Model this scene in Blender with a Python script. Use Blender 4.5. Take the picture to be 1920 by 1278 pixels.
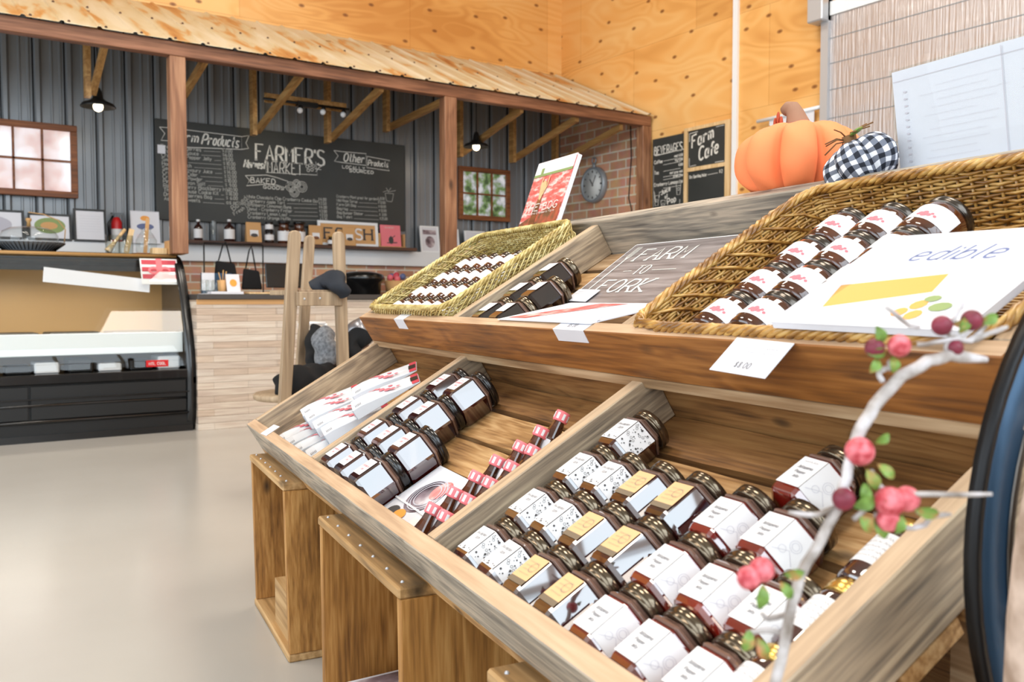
import bpy, math, random
from mathutils import Matrix, Vector
random.seed(7)
PI = math.pi
for o in list(bpy.data.objects): bpy.data.objects.remove(o)
SC = bpy.context.scene
COL = SC.collection

# ------------------------------------------------------------------ camera
FPX, CX, CY, HY = 1673.0, 960.0, 639.0, 562.0          # focal length in pixels of the 1920x1278 frame, horizon row
PITCH = math.atan((CY - HY) / FPX)
RT = Vector((.8248, -.5655, 0)).normalized()
F0 = Vector((.5655, .8248, 0)).normalized()
FW = F0 * math.cos(PITCH) - Vector((0, 0, 1)) * math.sin(PITCH)
UP = F0 * math.sin(PITCH) + Vector((0, 0, 1)) * math.cos(PITCH)
EYE = Vector((0, 0, 1.0))
cd = bpy.data.cameras.new('camera'); cam = bpy.data.objects.new('camera', cd); COL.objects.link(cam)
cd.sensor_width = 36; cd.lens = FPX / 1920 * 36; cd.clip_start = .05
cam.matrix_world = Matrix((( RT.x, UP.x, -FW.x, EYE.x), (RT.y, UP.y, -FW.y, EYE.y), (RT.z, UP.z, -FW.z, EYE.z), (0, 0, 0, 1)))
cd.dof.use_dof = True; cd.dof.focus_distance = 2.05; cd.dof.aperture_fstop = 6.3
SC.camera = cam
# ------------------------------------------------------------------ view, world, light
SC.view_settings.view_transform = 'Standard'; SC.view_settings.look = 'None'
SC.view_settings.exposure = -0.95; SC.view_settings.gamma = 1.0; SC.view_settings.use_curve_mapping = False
SC.cycles.max_bounces = 8; SC.cycles.diffuse_bounces = 4; SC.cycles.glossy_bounces = 4
SC.cycles.transmission_bounces = 6; SC.cycles.transparent_max_bounces = 12
SC.cycles.caustics_reflective = False; SC.cycles.caustics_refractive = False
SC.cycles.sample_clamp_indirect = 6; SC.cycles.sample_clamp_direct = 30
w = bpy.data.worlds.new('sky'); SC.world = w; w.use_nodes = True
w.node_tree.nodes['Background'].inputs[0].default_value = (.85, .93, 1, 1)
w.node_tree.nodes['Background'].inputs[1].default_value = 1.0
def area(name, loc, direction, sx, sy, power, color):
    l = bpy.data.lights.new(name, 'AREA'); l.shape = 'RECTANGLE'; l.size = sx; l.size_y = sy; l.energy = power; l.color = color
    o = bpy.data.objects.new(name, l); COL.objects.link(o); o.location = loc
    o.rotation_euler = Vector(direction).to_track_quat('-Z', 'Y').to_euler(); return o
DAY = (.80, .91, 1.0); WARM = (1.0, .91, .80)
area('window_light', (-3.9, 4.6, 2.0), (1, 0, -.05), 4.6, 2.8, 330, DAY)      # window in the left wall, beside the aisle
area('window_light', (-3.9, -1.0, 2.0), (1, 0, -.05), 4.2, 2.8, 260, DAY)
area('window_light', (1.2, -3.4, 4.05), (0, 1, -.12), 6.6, 4.3, 800, DAY)      # shop front behind the camera
for lx, ly in ((-.6, 1.2), (3.4, 1.0), (-.6, 5.0), (3.6, 5.0)):
    area('ceiling_lamp_light', (lx, ly, 6.1), (0, 0, -1), 1.5, 1.5, 230, WARM)

# ------------------------------------------------------------------ measuring helpers
def ray(px, py): return RT * ((px - CX) / FPX) - UP * ((py - CY) / FPX) + FW
def hit(px, py, p0, n):
    d = ray(px, py); return EYE + d * ((Vector(p0) - EYE).dot(n) / d.dot(n))
def hitX(px, py, x): return hit(px, py, (x, 0, 0), Vector((1, 0, 0)))
def hitY(px, py, y): return hit(px, py, (0, y, 0), Vector((0, 1, 0)))
def hitZ(px, py, z): return hit(px, py, (0, 0, z), Vector((0, 0, 1)))
def deep(px, py, d): return EYE + ray(px, py) * d
DU = (RT * -.4367 + F0 * .8996).normalized()     # along the display, away from the camera
DV = (RT * .8996 + F0 * .4367).normalized()      # into the display
DZ = Vector((0, 0, 1))
TH = math.radians(30.8)
DS = DV * math.cos(TH) + DZ * math.sin(TH); DN = -DV * math.sin(TH) + DZ * math.cos(TH)
def frame(x, y, z, o): return Matrix(((x.x, y.x, z.x, o.x), (x.y, y.y, z.y, o.y), (x.z, y.z, z.z, o.z), (0, 0, 0, 1)))
MD = frame(-DU, DV, DZ, Vector((0, 0, 0)))                       # display frame: x = -u, y = v
M1 = frame(-DU, DS, DN, DV * .558 + DZ * .49)                   # lower bin
M2 = frame(-DU, DS, DN, DV * .9555 + DZ * .852)                 # upper bin
def onbin(M, px, py, h):                                         # point of the photo on a bin, local coordinates
    n = M.col[2].to_3d(); p = hit(px, py, M.translation + n * h, n); return M.inverted() @ p
T = Matrix.Translation
def Rx(a): return Matrix.Rotation(math.radians(a), 4, 'X')
def Ry(a): return Matrix.Rotation(math.radians(a), 4, 'Y')
def Rz(a): return Matrix.Rotation(math.radians(a), 4, 'Z')
WALLB = Matrix(((1, 0, 0, 0), (0, 0, -1, 0), (0, 1, 0, 0), (0, 0, 0, 1)))     # text frame on the back wall
WALLR = Matrix(((0, 0, -1, 0), (-1, 0, 0, 0), (0, 1, 0, 0), (0, 0, 0, 1)))    # text frame on the right wall

# ------------------------------------------------------------------ materials
def srgb(c):
    if isinstance(c, (int, float)): c = (c, c, c)
    f = lambda v: v / 12.92 if v <= .04045 else ((v + .055) / 1.055) ** 2.4
    return tuple(f(v / 255) for v in c) + (1,)
MATS = {}
def newmat(name):
    m = bpy.data.materials.new(name); m.use_nodes = True; MATS[name] = m
    return m, m.node_tree.nodes, m.node_tree.links, m.node_tree.nodes['Principled BSDF']
def plain(name, c, rough=.5, metal=0, coat=0, emit=0, spec=.5, trans=0, alpha=1):
    m, N, L, b = newmat(name)
    b.inputs['Base Color'].default_value = srgb(c); b.inputs['Roughness'].default_value = rough
    b.inputs['Metallic'].default_value = metal; b.inputs['Coat Weight'].default_value = coat; b.inputs['Coat Roughness'].default_value = .05
    b.inputs['Specular IOR Level'].default_value = spec
    if emit: b.inputs['Emission Color'].default_value = srgb(c); b.inputs['Emission Strength'].default_value = emit
    b.inputs['Transmission Weight'].default_value = trans; b.inputs['Alpha'].default_value = alpha
    return m
def ramp(N, stops):
    r = N.new('ShaderNodeValToRGB'); e = r.color_ramp.elements
    e[0].position, e[0].color = stops[0][0], srgb(stops[0][1]); e[1].position, e[1].color = stops[-1][0], srgb(stops[-1][1])
    for p, c in stops[1:-1]: k = e.new(p); k.color = srgb(c)
    return r
def coords(N, L, scale, kind='Object', jitter=True):
    tc = N.new('ShaderNodeTexCoord'); mp = N.new('ShaderNodeMapping'); mp.inputs['Scale'].default_value = scale
    L.new(tc.outputs[kind], mp.inputs[0])
    if jitter:
        oi = N.new('ShaderNodeObjectInfo'); mu = N.new('ShaderNodeMath'); mu.operation = 'MULTIPLY'; mu.inputs[1].default_value = 37
        L.new(oi.outputs['Random'], mu.inputs[0]); L.new(mu.outputs[0], mp.inputs['Location'])
    return mp
def bump(N, L, b, src, strength, dist=.01):
    bp = N.new('ShaderNodeBump'); bp.inputs['Strength'].default_value = strength; bp.inputs['Distance'].default_value = dist
    L.new(src, bp.inputs['Height']); L.new(bp.outputs[0], b.inputs['Normal'])
def wood(name, cols, axis=0, scale=1.0, rough=.55, knots=True, stretch=9, rings=22):
    """sawn timber: grain stretched along the axis, knots and weathering"""
    m, N, L, b = newmat(name)
    s = [scale * 1.0] * 3; s[axis] = scale / stretch
    mp = coords(N, L, s)
    n1 = N.new('ShaderNodeTexNoise'); n1.inputs['Scale'].default_value = 6; n1.inputs['Detail'].default_value = 2.5; n1.inputs['Distortion'].default_value = 1.5
    L.new(mp.outputs[0], n1.inputs['Vector'])
    mu = N.new('ShaderNodeMath'); mu.operation = 'MULTIPLY'; mu.inputs[1].default_value = rings
    L.new(n1.outputs['Fac'], mu.inputs[0]); si = N.new('ShaderNodeMath'); si.operation = 'SINE'; L.new(mu.outputs[0], si.inputs[0])
    s2 = [scale * 3.2] * 3; s2[axis] = scale * 3.2 / 22
    mp2 = coords(N, L, s2); n2 = N.new('ShaderNodeTexNoise'); n2.inputs['Scale'].default_value = 22; n2.inputs['Detail'].default_value = 3
    L.new(mp2.outputs[0], n2.inputs['Vector'])
    ma = N.new('ShaderNodeMath'); ma.operation = 'MULTIPLY_ADD'; ma.inputs[1].default_value = .11; L.new(si.outputs[0], ma.inputs[0]); L.new(n2.outputs['Fac'], ma.inputs[2])
    mp3 = coords(N, L, (scale * .6,) * 3); n3 = N.new('ShaderNodeTexNoise'); n3.inputs['Scale'].default_value = 4; L.new(mp3.outputs[0], n3.inputs['Vector'])
    mb_ = N.new('ShaderNodeMath'); mb_.operation = 'MULTIPLY_ADD'; mb_.inputs[1].default_value = .5; L.new(n3.outputs['Fac'], mb_.inputs[0]); L.new(ma.outputs[0], mb_.inputs[2])
    r = ramp(N, [(.38, cols[0]), (.72, cols[1]), (1.0, cols[2])]); r.color_ramp.elements[-1].position = 1.0
    L.new(mb_.outputs[0], r.inputs[0]); out = r.outputs[0]
    if knots:
        s4 = [scale * 2.2] * 3; s4[axis] = scale * 1.0
        mp4 = coords(N, L, s4); v = N.new('ShaderNodeTexVoronoi'); v.inputs['Scale'].default_value = 2.4; L.new(mp4.outputs[0], v.inputs['Vector'])
        kr = ramp(N, [(.0, 255), (.07, 200), (.13, 0)]); L.new(v.outputs['Distance'], kr.inputs[0])
        mx = N.new('ShaderNodeMix'); mx.data_type = 'RGBA'; L.new(kr.outputs[0], mx.inputs[0]); L.new(out, mx.inputs[6])
        mx.inputs[7].default_value = srgb(tuple(int(v_ * .5) for v_ in cols[0])); out = mx.outputs[2]
    L.new(out, b.inputs['Base Color']); b.inputs['Roughness'].default_value = rough
    bump(N, L, b, ma.outputs[0], .25, .004)
    return m
wood('grey_timber', [(98, 92, 86), (148, 138, 124), (186, 170, 150)], 0, scale=2.2, rings=30, stretch=8)
wood('grey_timber_up', [(108, 96, 82), (160, 140, 116), (198, 176, 146)], 1, scale=2.0, rings=30, stretch=8)
wood('sawn_edge', [(160, 128, 100), (188, 156, 124), (206, 174, 142)], 0, scale=1.5, knots=False)
wood('sawn_edge_up', [(150, 126, 100), (182, 154, 124), (202, 174, 142)], 1, scale=1.5, knots=False)
wood('tan_timber', [(112, 84, 56), (166, 132, 96), (202, 172, 136)], 0)
wood('honey_timber', [(84, 48, 16), (138, 84, 32), (164, 106, 48)], 0, scale=1.5, rings=24, stretch=5)
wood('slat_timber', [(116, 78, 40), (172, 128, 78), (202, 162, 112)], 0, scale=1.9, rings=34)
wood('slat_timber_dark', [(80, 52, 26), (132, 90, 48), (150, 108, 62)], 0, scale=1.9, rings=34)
wood('crate_timber', [(112, 72, 28), (164, 114, 54), (192, 144, 82)], 2, scale=1.6)
wood('crate_timber_flat', [(110, 82, 46), (168, 130, 82), (196, 160, 112)], 0, scale=1.0)
wood('beam_timber', [(78, 46, 30), (122, 78, 52), (150, 102, 74)], 0, scale=.8)
wood('post_timber', [(100, 64, 42), (140, 96, 68), (168, 124, 92)], 2, scale=.8)
wood('joist_timber', [(120, 84, 42), (160, 118, 66), (184, 144, 88)], 1, scale=.8, knots=False)
wood('shelf_timber', [(52, 32, 24), (78, 50, 38), (100, 68, 52)], 0, knots=False)
wood('stool_timber', [(128, 106, 82), (162, 138, 110), (186, 162, 132)], 2, scale=.8, knots=False)
wood('frame_timber', [(90, 50, 24), (126, 72, 36), (150, 92, 50)], 0, knots=False)
wood('pale_timber', [(200, 164, 112), (222, 188, 138), (236, 206, 160)], 2, knots=False)
wood('weathered_end', [(140, 118, 100), (188, 166, 146), (214, 198, 184)], 1, scale=.8)
def brickmat(name, plane, bw_=.23, bh_=.078, mo_=.008):
    m, N, L, b = newmat(name)
    tc = N.new('ShaderNodeTexCoord'); sp = N.new('ShaderNodeSeparateXYZ'); cb = N.new('ShaderNodeCombineXYZ'); L.new(tc.outputs['Object'], sp.inputs[0])
    L.new(sp.outputs['X' if plane == 'y' else 'Y'], cb.inputs[0]); L.new(sp.outputs['Z'], cb.inputs[1])
    bt = N.new('ShaderNodeTexBrick'); L.new(cb.outputs[0], bt.inputs['Vector'])
    bt.inputs['Scale'].default_value = 1; bt.inputs['Brick Width'].default_value = bw_; bt.inputs['Row Height'].default_value = bh_
    bt.inputs['Mortar Size'].default_value = mo_; bt.inputs['Mortar Smooth'].default_value = .2; bt.inputs['Bias'].default_value = -.1
    bt.inputs['Color1'].default_value = srgb((220, 166, 132)); bt.inputs['Color2'].default_value = srgb((186, 136, 110)); bt.inputs['Mortar'].default_value = srgb((226, 214, 194))
    n = N.new('ShaderNodeTexNoise'); n.inputs['Scale'].default_value = 9; n.inputs['Detail'].default_value = 4; L.new(tc.outputs['Object'], n.inputs['Vector'])
    mx = N.new('ShaderNodeMix'); mx.data_type = 'RGBA'; mx.blend_type = 'OVERLAY'; mx.inputs[0].default_value = .35; L.new(bt.outputs[0], mx.inputs[6]); L.new(n.outputs['Color'], mx.inputs[7])
    L.new(mx.outputs[2], b.inputs['Base Color']); b.inputs['Roughness'].default_value = .85
    iv = N.new('ShaderNodeMath'); iv.operation = 'SUBTRACT'; iv.inputs[0].default_value = 1; L.new(bt.outputs['Fac'], iv.inputs[1]); bump(N, L, b, iv.outputs[0], .5, .01)
brickmat('brick_y', 'y'); brickmat('brick_x', 'x', .28, .104, .010)
def claddingmat():
    m, N, L, b = newmat('cladding')
    tc = N.new('ShaderNodeTexCoord'); sp = N.new('ShaderNodeSeparateXYZ'); cb = N.new('ShaderNodeCombineXYZ'); L.new(tc.outputs['Object'], sp.inputs[0])
    L.new(sp.outputs['X'], cb.inputs[0]); L.new(sp.outputs['Z'], cb.inputs[1])
    def brick(wd, off):
        bt = N.new('ShaderNodeTexBrick'); L.new(cb.outputs[0], bt.inputs['Vector']); bt.offset = off
        bt.inputs['Scale'].default_value = 1; bt.inputs['Brick Width'].default_value = wd; bt.inputs['Row Height'].default_value = .052
        bt.inputs['Mortar Size'].default_value = .0016; bt.inputs['Bias'].default_value = 0
        return bt
    b1 = brick(.62, .37); b1.inputs['Color1'].default_value = srgb((208, 190, 170)); b1.inputs['Color2'].default_value = srgb((176, 160, 146)); b1.inputs['Mortar'].default_value = srgb((110, 92, 76))
    b2 = brick(.83, .61); b2.inputs['Color1'].default_value = srgb((222, 212, 200)); b2.inputs['Color2'].default_value = srgb((190, 162, 138)); b2.inputs['Mortar'].default_value = srgb((150, 132, 112))
    mp = coords(N, L, (2, 2, 40), jitter=False); n = N.new('ShaderNodeTexNoise'); n.inputs['Scale'].default_value = 2; n.inputs['Detail'].default_value = 4; L.new(mp.outputs[0], n.inputs['Vector'])
    mx = N.new('ShaderNodeMix'); mx.data_type = 'RGBA'; mx.inputs[0].default_value = .5; L.new(b1.outputs[0], mx.inputs[6]); L.new(b2.outputs[0], mx.inputs[7])
    m2 = N.new('ShaderNodeMix'); m2.data_type = 'RGBA'; m2.blend_type = 'OVERLAY'; m2.inputs[0].default_value = .5; L.new(mx.outputs[2], m2.inputs[6]); L.new(n.outputs['Fac'], m2.inputs[7])
    L.new(m2.outputs[2], b.inputs['Base Color']); b.inputs['Roughness'].default_value = .7
    bump(N, L, b, n.outputs['Fac'], .2)
claddingmat()
def plywoodmat(name, axis):
    m, N, L, b = newmat(name)
    s = [1, 1, 1]; s[axis] = .32
    mp = coords(N, L, s, jitter=False)
    n1 = N.new('ShaderNodeTexNoise'); n1.inputs['Scale'].default_value = 1.9; n1.inputs['Detail'].default_value = 1.5; n1.inputs['Distortion'].default_value = 1.2; L.new(mp.outputs[0], n1.inputs['Vector'])
    mu = N.new('ShaderNodeMath'); mu.operation = 'MULTIPLY'; mu.inputs[1].default_value = 55; L.new(n1.outputs['Fac'], mu.inputs[0])
    si = N.new('ShaderNodeMath'); si.operation = 'SINE'; L.new(mu.outputs[0], si.inputs[0])
    n2 = N.new('ShaderNodeTexNoise'); n2.inputs['Scale'].default_value = 1.1; n2.inputs['Detail'].default_value = 3; L.new(mp.outputs[0], n2.inputs['Vector'])
    ma = N.new('ShaderNodeMath'); ma.operation = 'MULTIPLY_ADD'; ma.inputs[1].default_value = .05; L.new(si.outputs[0], ma.inputs[0]); L.new(n2.outputs['Fac'], ma.inputs[2])
    r = ramp(N, [(.28, (216, 150, 76)), (.45, (240, 180, 104)), (.7, (250, 206, 138))]); L.new(ma.outputs[0], r.inputs[0])
    # four foot sheets with a fine joint and a slightly different tone each
    tc = N.new('ShaderNodeTexCoord'); sp = N.new('ShaderNodeSeparateXYZ'); cb = N.new('ShaderNodeCombineXYZ'); L.new(tc.outputs['Object'], sp.inputs[0])
    L.new(sp.outputs['X' if axis == 0 else 'Y'], cb.inputs[0]); L.new(sp.outputs['Z'], cb.inputs[1])
    bt = N.new('ShaderNodeTexBrick'); L.new(cb.outputs[0], bt.inputs['Vector']); bt.inputs['Scale'].default_value = 1
    bt.inputs['Brick Width'].default_value = 1.9; bt.inputs['Row Height'].default_value = .95; bt.inputs['Mortar Size'].default_value = .002
    bt.inputs['Color1'].default_value = (1, 1, 1, 1); bt.inputs['Color2'].default_value = (.80, .76, .70, 1); bt.inputs['Mortar'].default_value = (.6, .45, .3, 1)
    mm = N.new('ShaderNodeMix'); mm.data_type = 'RGBA'; mm.blend_type = 'MULTIPLY'; mm.inputs[0].default_value = .9; L.new(r.outputs[0], mm.inputs[6]); L.new(bt.outputs[0], mm.inputs[7])
    s4 = [3.0, 3.0, 3.0]; s4[axis] = 2.0
    mp4 = coords(N, L, s4, jitter=False); v = N.new('ShaderNodeTexVoronoi'); v.inputs['Scale'].default_value = 1.0; v.voronoi_dimensions = '2D'; mq = N.new('ShaderNodeMapping'); mq.inputs['Scale'].default_value = (1.9, 3.4, 1); L.new(cb.outputs[0], mq.inputs[0]); L.new(mq.outputs[0], v.inputs['Vector'])
    kr = ramp(N, [(.0, 255), (.045, 220), (.075, 0)]); L.new(v.outputs['Distance'], kr.inputs[0])
    mx = N.new('ShaderNodeMix'); mx.data_type = 'RGBA'; L.new(kr.outputs[0], mx.inputs[0]); L.new(mm.outputs[2], mx.inputs[6]); mx.inputs[7].default_value = srgb((120, 66, 26))
    L.new(mx.outputs[2], b.inputs['Base Color']); b.inputs['Roughness'].default_value = .5
plywoodmat('plywood_back', 0); plywoodmat('plywood_right', 1)
def floormat():
    m, N, L, b = newmat('floor_epoxy')
    mp = coords(N, L, (1, 1, 1), jitter=False); n = N.new('ShaderNodeTexNoise'); n.inputs['Scale'].default_value = .8; n.inputs['Detail'].default_value = 4; L.new(mp.outputs[0], n.inputs['Vector'])
    r = ramp(N, [(.3, (176, 171, 163)), (.7, (186, 181, 173))]); L.new(n.outputs['Fac'], r.inputs[0]); L.new(r.outputs[0], b.inputs['Base Color'])
    b.inputs['Roughness'].default_value = .22; b.inputs['Specular IOR Level'].default_value = .5
floormat()
def roofmat():
    m, N, L, b = newmat('rusty_sheet')
    mp = coords(N, L, (3.2, .75, .75), jitter=False); n = N.new('ShaderNodeTexNoise'); n.inputs['Scale'].default_value = 1.6; n.inputs['Detail'].default_value = 5; n.inputs['Distortion'].default_value = .4; L.new(mp.outputs[0], n.inputs['Vector'])
    r = ramp(N, [(.36, (222, 210, 184)), (.54, (210, 192, 154)), (.61, (204, 152, 92)), (.74, (172, 108, 56))]); L.new(n.outputs['Fac'], r.inputs[0]); L.new(r.outputs[0], b.inputs['Base Color'])
    b.inputs['Roughness'].default_value = .5; b.inputs['Metallic'].default_value = .15
roofmat()
def foilmat():
    m, N, L, b = newmat('bubble_foil')
    mp = coords(N, L, (1, 26, 1.2), jitter=False); n = N.new('ShaderNodeTexNoise'); n.inputs['Scale'].default_value = 2.2; n.inputs['Detail'].default_value = 3; L.new(mp.outputs[0], n.inputs['Vector'])
    mp2 = coords(N, L, (1, 1.2, 5), jitter=False); n2 = N.new('ShaderNodeTexNoise'); n2.inputs['Scale'].default_value = 1.4; n2.inputs['Detail'].default_value = 2; L.new(mp2.outputs[0], n2.inputs['Vector'])
    ad = N.new('ShaderNodeMath'); L.new(n.outputs['Fac'], ad.inputs[0]); L.new(n2.outputs['Fac'], ad.inputs[1])
    b.inputs['Base Color'].default_value = srgb((206, 200, 200)); b.inputs['Metallic'].default_value = .7; b.inputs['Roughness'].default_value = .38
    bump(N, L, b, ad.outputs[0], .5, .02)
foilmat()
def wickermat(name, cols):
    m, N, L, b = newmat(name)
    mp = coords(N, L, (14, 14, 60)); n = N.new('ShaderNodeTexNoise'); n.inputs['Scale'].default_value = 1.5; n.inputs['Detail'].default_value = 2; L.new(mp.outputs[0], n.inputs['Vector'])
    r = ramp(N, [(.35, cols[0]), (.5, cols[1]), (.65, cols[2])]); L.new(n.outputs['Fac'], r.inputs[0]); L.new(r.outputs[0], b.inputs['Base Color'])
    b.inputs['Roughness'].default_value = .35; b.inputs['Coat Weight'].default_value = .25; b.inputs['Coat Roughness'].default_value = .2
wickermat('wicker_brown', [(120, 78, 28), (172, 124, 56), (206, 166, 96)]); wickermat('wicker_straw', [(156, 130, 66), (196, 172, 104), (222, 206, 146)])
def noisecol(name, stops, scale, rough=.6, detail=3, dist=0, metal=0, emit=0, sc3=(1, 1, 1)):
    m, N, L, b = newmat(name); mp = coords(N, L, sc3)
    n = N.new('ShaderNodeTexNoise'); n.inputs['Scale'].default_value = scale; n.inputs['Detail'].default_value = detail; n.inputs['Distortion'].default_value = dist; L.new(mp.outputs[0], n.inputs['Vector'])
    r = ramp(N, stops); L.new(n.outputs['Fac'], r.inputs[0]); L.new(r.outputs[0], b.inputs['Base Color']); b.inputs['Roughness'].default_value = rough; b.inputs['Metallic'].default_value = metal
    if emit: L.new(r.outputs[0], b.inputs['Emission Color']); b.inputs['Emission Strength'].default_value = emit; b.inputs['Base Color'].default_value = (0, 0, 0, 1)
    return m
noisecol('pane_left', [(.36, (168, 120, 110)), (.5, (214, 186, 180)), (.62, (238, 240, 246))], 2.2, .2, emit=.8)
noisecol('pane_right', [(.36, (70, 90, 60)), (.46, (120, 148, 96)), (.54, (170, 176, 176)), (.66, (226, 230, 236))], 9, .2, emit=.7)
noisecol('chalkboard', [(.3, (44, 47, 46)), (.7, (54, 57, 56))], 2, .55)
noisecol('farm_sign', [(.3, (104, 94, 92)), (.5, (134, 124, 122)), (.7, (158, 148, 146))], 5, .35, sc3=(1, 14, 1), detail=4)
noisecol('jacket', [(.3, (22, 26, 34)), (.7, (34, 40, 50))], 8, .8)
noisecol('grey_knit', [(.3, (96, 98, 102)), (.7, (150, 152, 156))], 60, .9)
noisecol('bark', [(.3, (120, 108, 98)), (.5, (176, 168, 164)), (.7, (214, 210, 214))], 40, .8, sc3=(1, 1, 1))
noisecol('leaf', [(.3, (84, 112, 34)), (.5, (116, 150, 66)), (.68, (176, 112, 66))], 60, .5)
noisecol('berry_skin', [(.35, (176, 52, 62)), (.62, (226, 122, 130))], 120, .55)
noisecol('berry_dark', [(.3, (92, 20, 36)), (.7, (140, 44, 66))], 50, .5)
noisecol('jam_glass', [(.3, (34, 5, 7)), (.7, (64, 12, 10))], 14, .04)
noisecol('jelly_glass', [(.3, (84, 10, 8)), (.7, (130, 26, 16))], 14, .04)
noisecol('sauce_glass', [(.3, (52, 24, 12)), (.7, (92, 48, 26))], 20, .04)
noisecol('dark_sauce_glass', [(.3, (22, 10, 8)), (.7, (36, 18, 12))], 14, .04)
noisecol('burlap', [(.3, (150, 126, 108)), (.7, (206, 184, 168))], 30, .9)
noisecol('pink_field', [(.38, (206, 92, 90)), (.5, (222, 124, 120)), (.62, (238, 206, 200))], 26, .3, sc3=(1, 1, 3))
noisecol('rust_field', [(.35, (110, 78, 58)), (.6, (190, 90, 70))], 22, .3)
noisecol('dark_photo', [(.3, (70, 54, 62)), (.5, (150, 132, 140)), (.7, (222, 214, 216))], 14, .3)
noisecol('wall_metal', [(.3, (124, 128, 132)), (.7, (134, 138, 142))], 1, .36, metal=.3)
for m_ in ('jam_glass', 'jelly_glass', 'sauce_glass', 'dark_sauce_glass'): MATS[m_].node_tree.nodes['Principled BSDF'].inputs['Coat Weight'].default_value = 1; MATS[m_].node_tree.nodes['Principled BSDF'].inputs['Coat IOR'].default_value = 1.5 if 'sauce' in m_ else 2.3
plain('clear_glass', (120, 92, 80), .04, coat=.8)
plain('lid_bronze', (112, 100, 84), .16, .9); plain('lid_black', (20, 18, 18), .22, .3, coat=.5); plain('lid_gold', (214, 176, 96), .25, .9)
plain('lid_steel', (90, 84, 78), .2, .9)
plain('label_white', (232, 230, 230), .5); plain('label_tan', (222, 180, 130), .5); plain('label_band', (120, 104, 84), .5)
plain('paper', (222, 222, 228), .5); plain('pouch_white', (216, 218, 222), .4); plain('pouch_shade', (168, 180, 192), .5); plain('print_grey', (120, 118, 122), .7); plain('print_pale', (188, 186, 196), .7); plain('print_pink', (224, 110, 120), .6)
plain('print_dark', (70, 66, 66), .7); plain('chalk', (226, 224, 216), .9); plain('chalk_soft', (168, 168, 162), .9)
plain('white_paint', (236, 238, 240), .5); plain('black_plastic', (16, 17, 19), .25, coat=.3); plain('black_trim', (12, 13, 14), .45)
plain('black_cloth', (14, 14, 16), .9); plain('counter_top', (66, 62, 60), .35)
plain('steel', (196, 198, 202), .4, .4); plain('blue_steel', (48, 76, 102), .42, .4); plain('rim_black', (22, 22, 24), .4, .5)
plain('pumpkin_cloth', (252, 138, 84), .75); plain('pumpkin_stem', (150, 110, 86), .8); plain('raffia', (120, 84, 48), .8); plain('raffia_red', (170, 66, 30), .7)
plain('bulb', (255, 236, 200), .3, emit=9); plain('bulb_off', (232, 234, 236), .25); plain('lamp_black', (24, 24, 24), .4, .3)
plain('kraft', (206, 158, 104), .7); plain('red_enamel', (200, 30, 34), .35); plain('spirit_dark', (46, 18, 16), .08, coat=.6); plain('pink_card', (238, 128, 140), .5)
plain('gold_brown', (176, 136, 84), .35); plain('gingham_white', (236, 238, 244), .8); plain('deck_white', (240, 244, 246), .35)
plain('red_card', (196, 60, 76), .5); plain('orange_shape', (238, 160, 66), .5); plain('print_blue', (96, 108, 150), .6); plain('sign_white', (240, 236, 250), .6)
plain('gingham_pink', (238, 120, 126), .6); plain('amber', (206, 130, 40), .2); plain('ceiling_white', (168, 160, 148), .8); plain('clock_grey', (150, 156, 162), .4, .3); plain('clock_face', (226, 228, 226), .5)
plain('green_print', (138, 156, 96), .6); plain('stove', (30, 30, 32), .3); plain('lamp_panel', (255, 240, 216), .4, emit=3); plain('silver_bag', (150, 150, 156), .3, .8)
def glassmat(name, ior):
    m, N, L, b = newmat(name); N.remove(b)
    out = N['Material Output']; t = N.new('ShaderNodeBsdfTransparent'); t.inputs[0].default_value = (.93, .95, .94, 1); g = N.new('ShaderNodeBsdfGlossy'); g.inputs['Roughness'].default_value = .02
    fr = N.new('ShaderNodeFresnel'); fr.inputs['IOR'].default_value = ior; mx = N.new('ShaderNodeMixShader')
    ge = N.new('ShaderNodeNewGeometry'); m1 = N.new('ShaderNodeMath'); m1.operation = 'MULTIPLY_ADD'; m1.inputs[1].default_value = -2; m1.inputs[2].default_value = 1; L.new(ge.outputs['Backfacing'], m1.inputs[0])
    pw = N.new('ShaderNodeMath'); pw.operation = 'POWER'; pw.inputs[0].default_value = ior; L.new(m1.outputs[0], pw.inputs[1]); L.new(pw.outputs[0], fr.inputs['IOR'])
    L.new(fr.outputs[0], mx.inputs[0]); L.new(t.outputs[0], mx.inputs[1]); L.new(g.outputs[0], mx.inputs[2]); L.new(mx.outputs[0], out.inputs[0])
glassmat('thin_glass', 1.55); glassmat('thin_film', 1.12)
def ginghammat():
    m, N, L, b = newmat('gingham'); tc = N.new('ShaderNodeTexCoord')
    uvm = N.new('ShaderNodeUVMap'); sp = N.new('ShaderNodeSeparateXYZ'); L.new(uvm.outputs[0], sp.inputs[0])
    def sq(sock, k):
        mu = N.new('ShaderNodeMath'); mu.operation = 'MULTIPLY'; mu.inputs[1].default_value = k; L.new(sp.outputs[sock], mu.inputs[0])
        fr = N.new('ShaderNodeMath'); fr.operation = 'FRACT'; L.new(mu.outputs[0], fr.inputs[0]); gt = N.new('ShaderNodeMath'); gt.operation = 'GREATER_THAN'; gt.inputs[1].default_value = .5; L.new(fr.outputs[0], gt.inputs[0]); return gt
    a, c = sq(0, 21), sq(1, 7); ad = N.new('ShaderNodeMath'); L.new(a.outputs[0], ad.inputs[0]); L.new(c.outputs[0], ad.inputs[1])
    dv = N.new('ShaderNodeMath'); dv.operation = 'MULTIPLY'; dv.inputs[1].default_value = .5; L.new(ad.outputs[0], dv.inputs[0])
    r = ramp(N, [(0, (236, 238, 244)), (.5, (112, 118, 132)), (1, (24, 28, 40))]); L.new(dv.outputs[0], r.inputs[0]); L.new(r.outputs[0], b.inputs['Base Color']); b.inputs['Roughness'].default_value = .85
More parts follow.
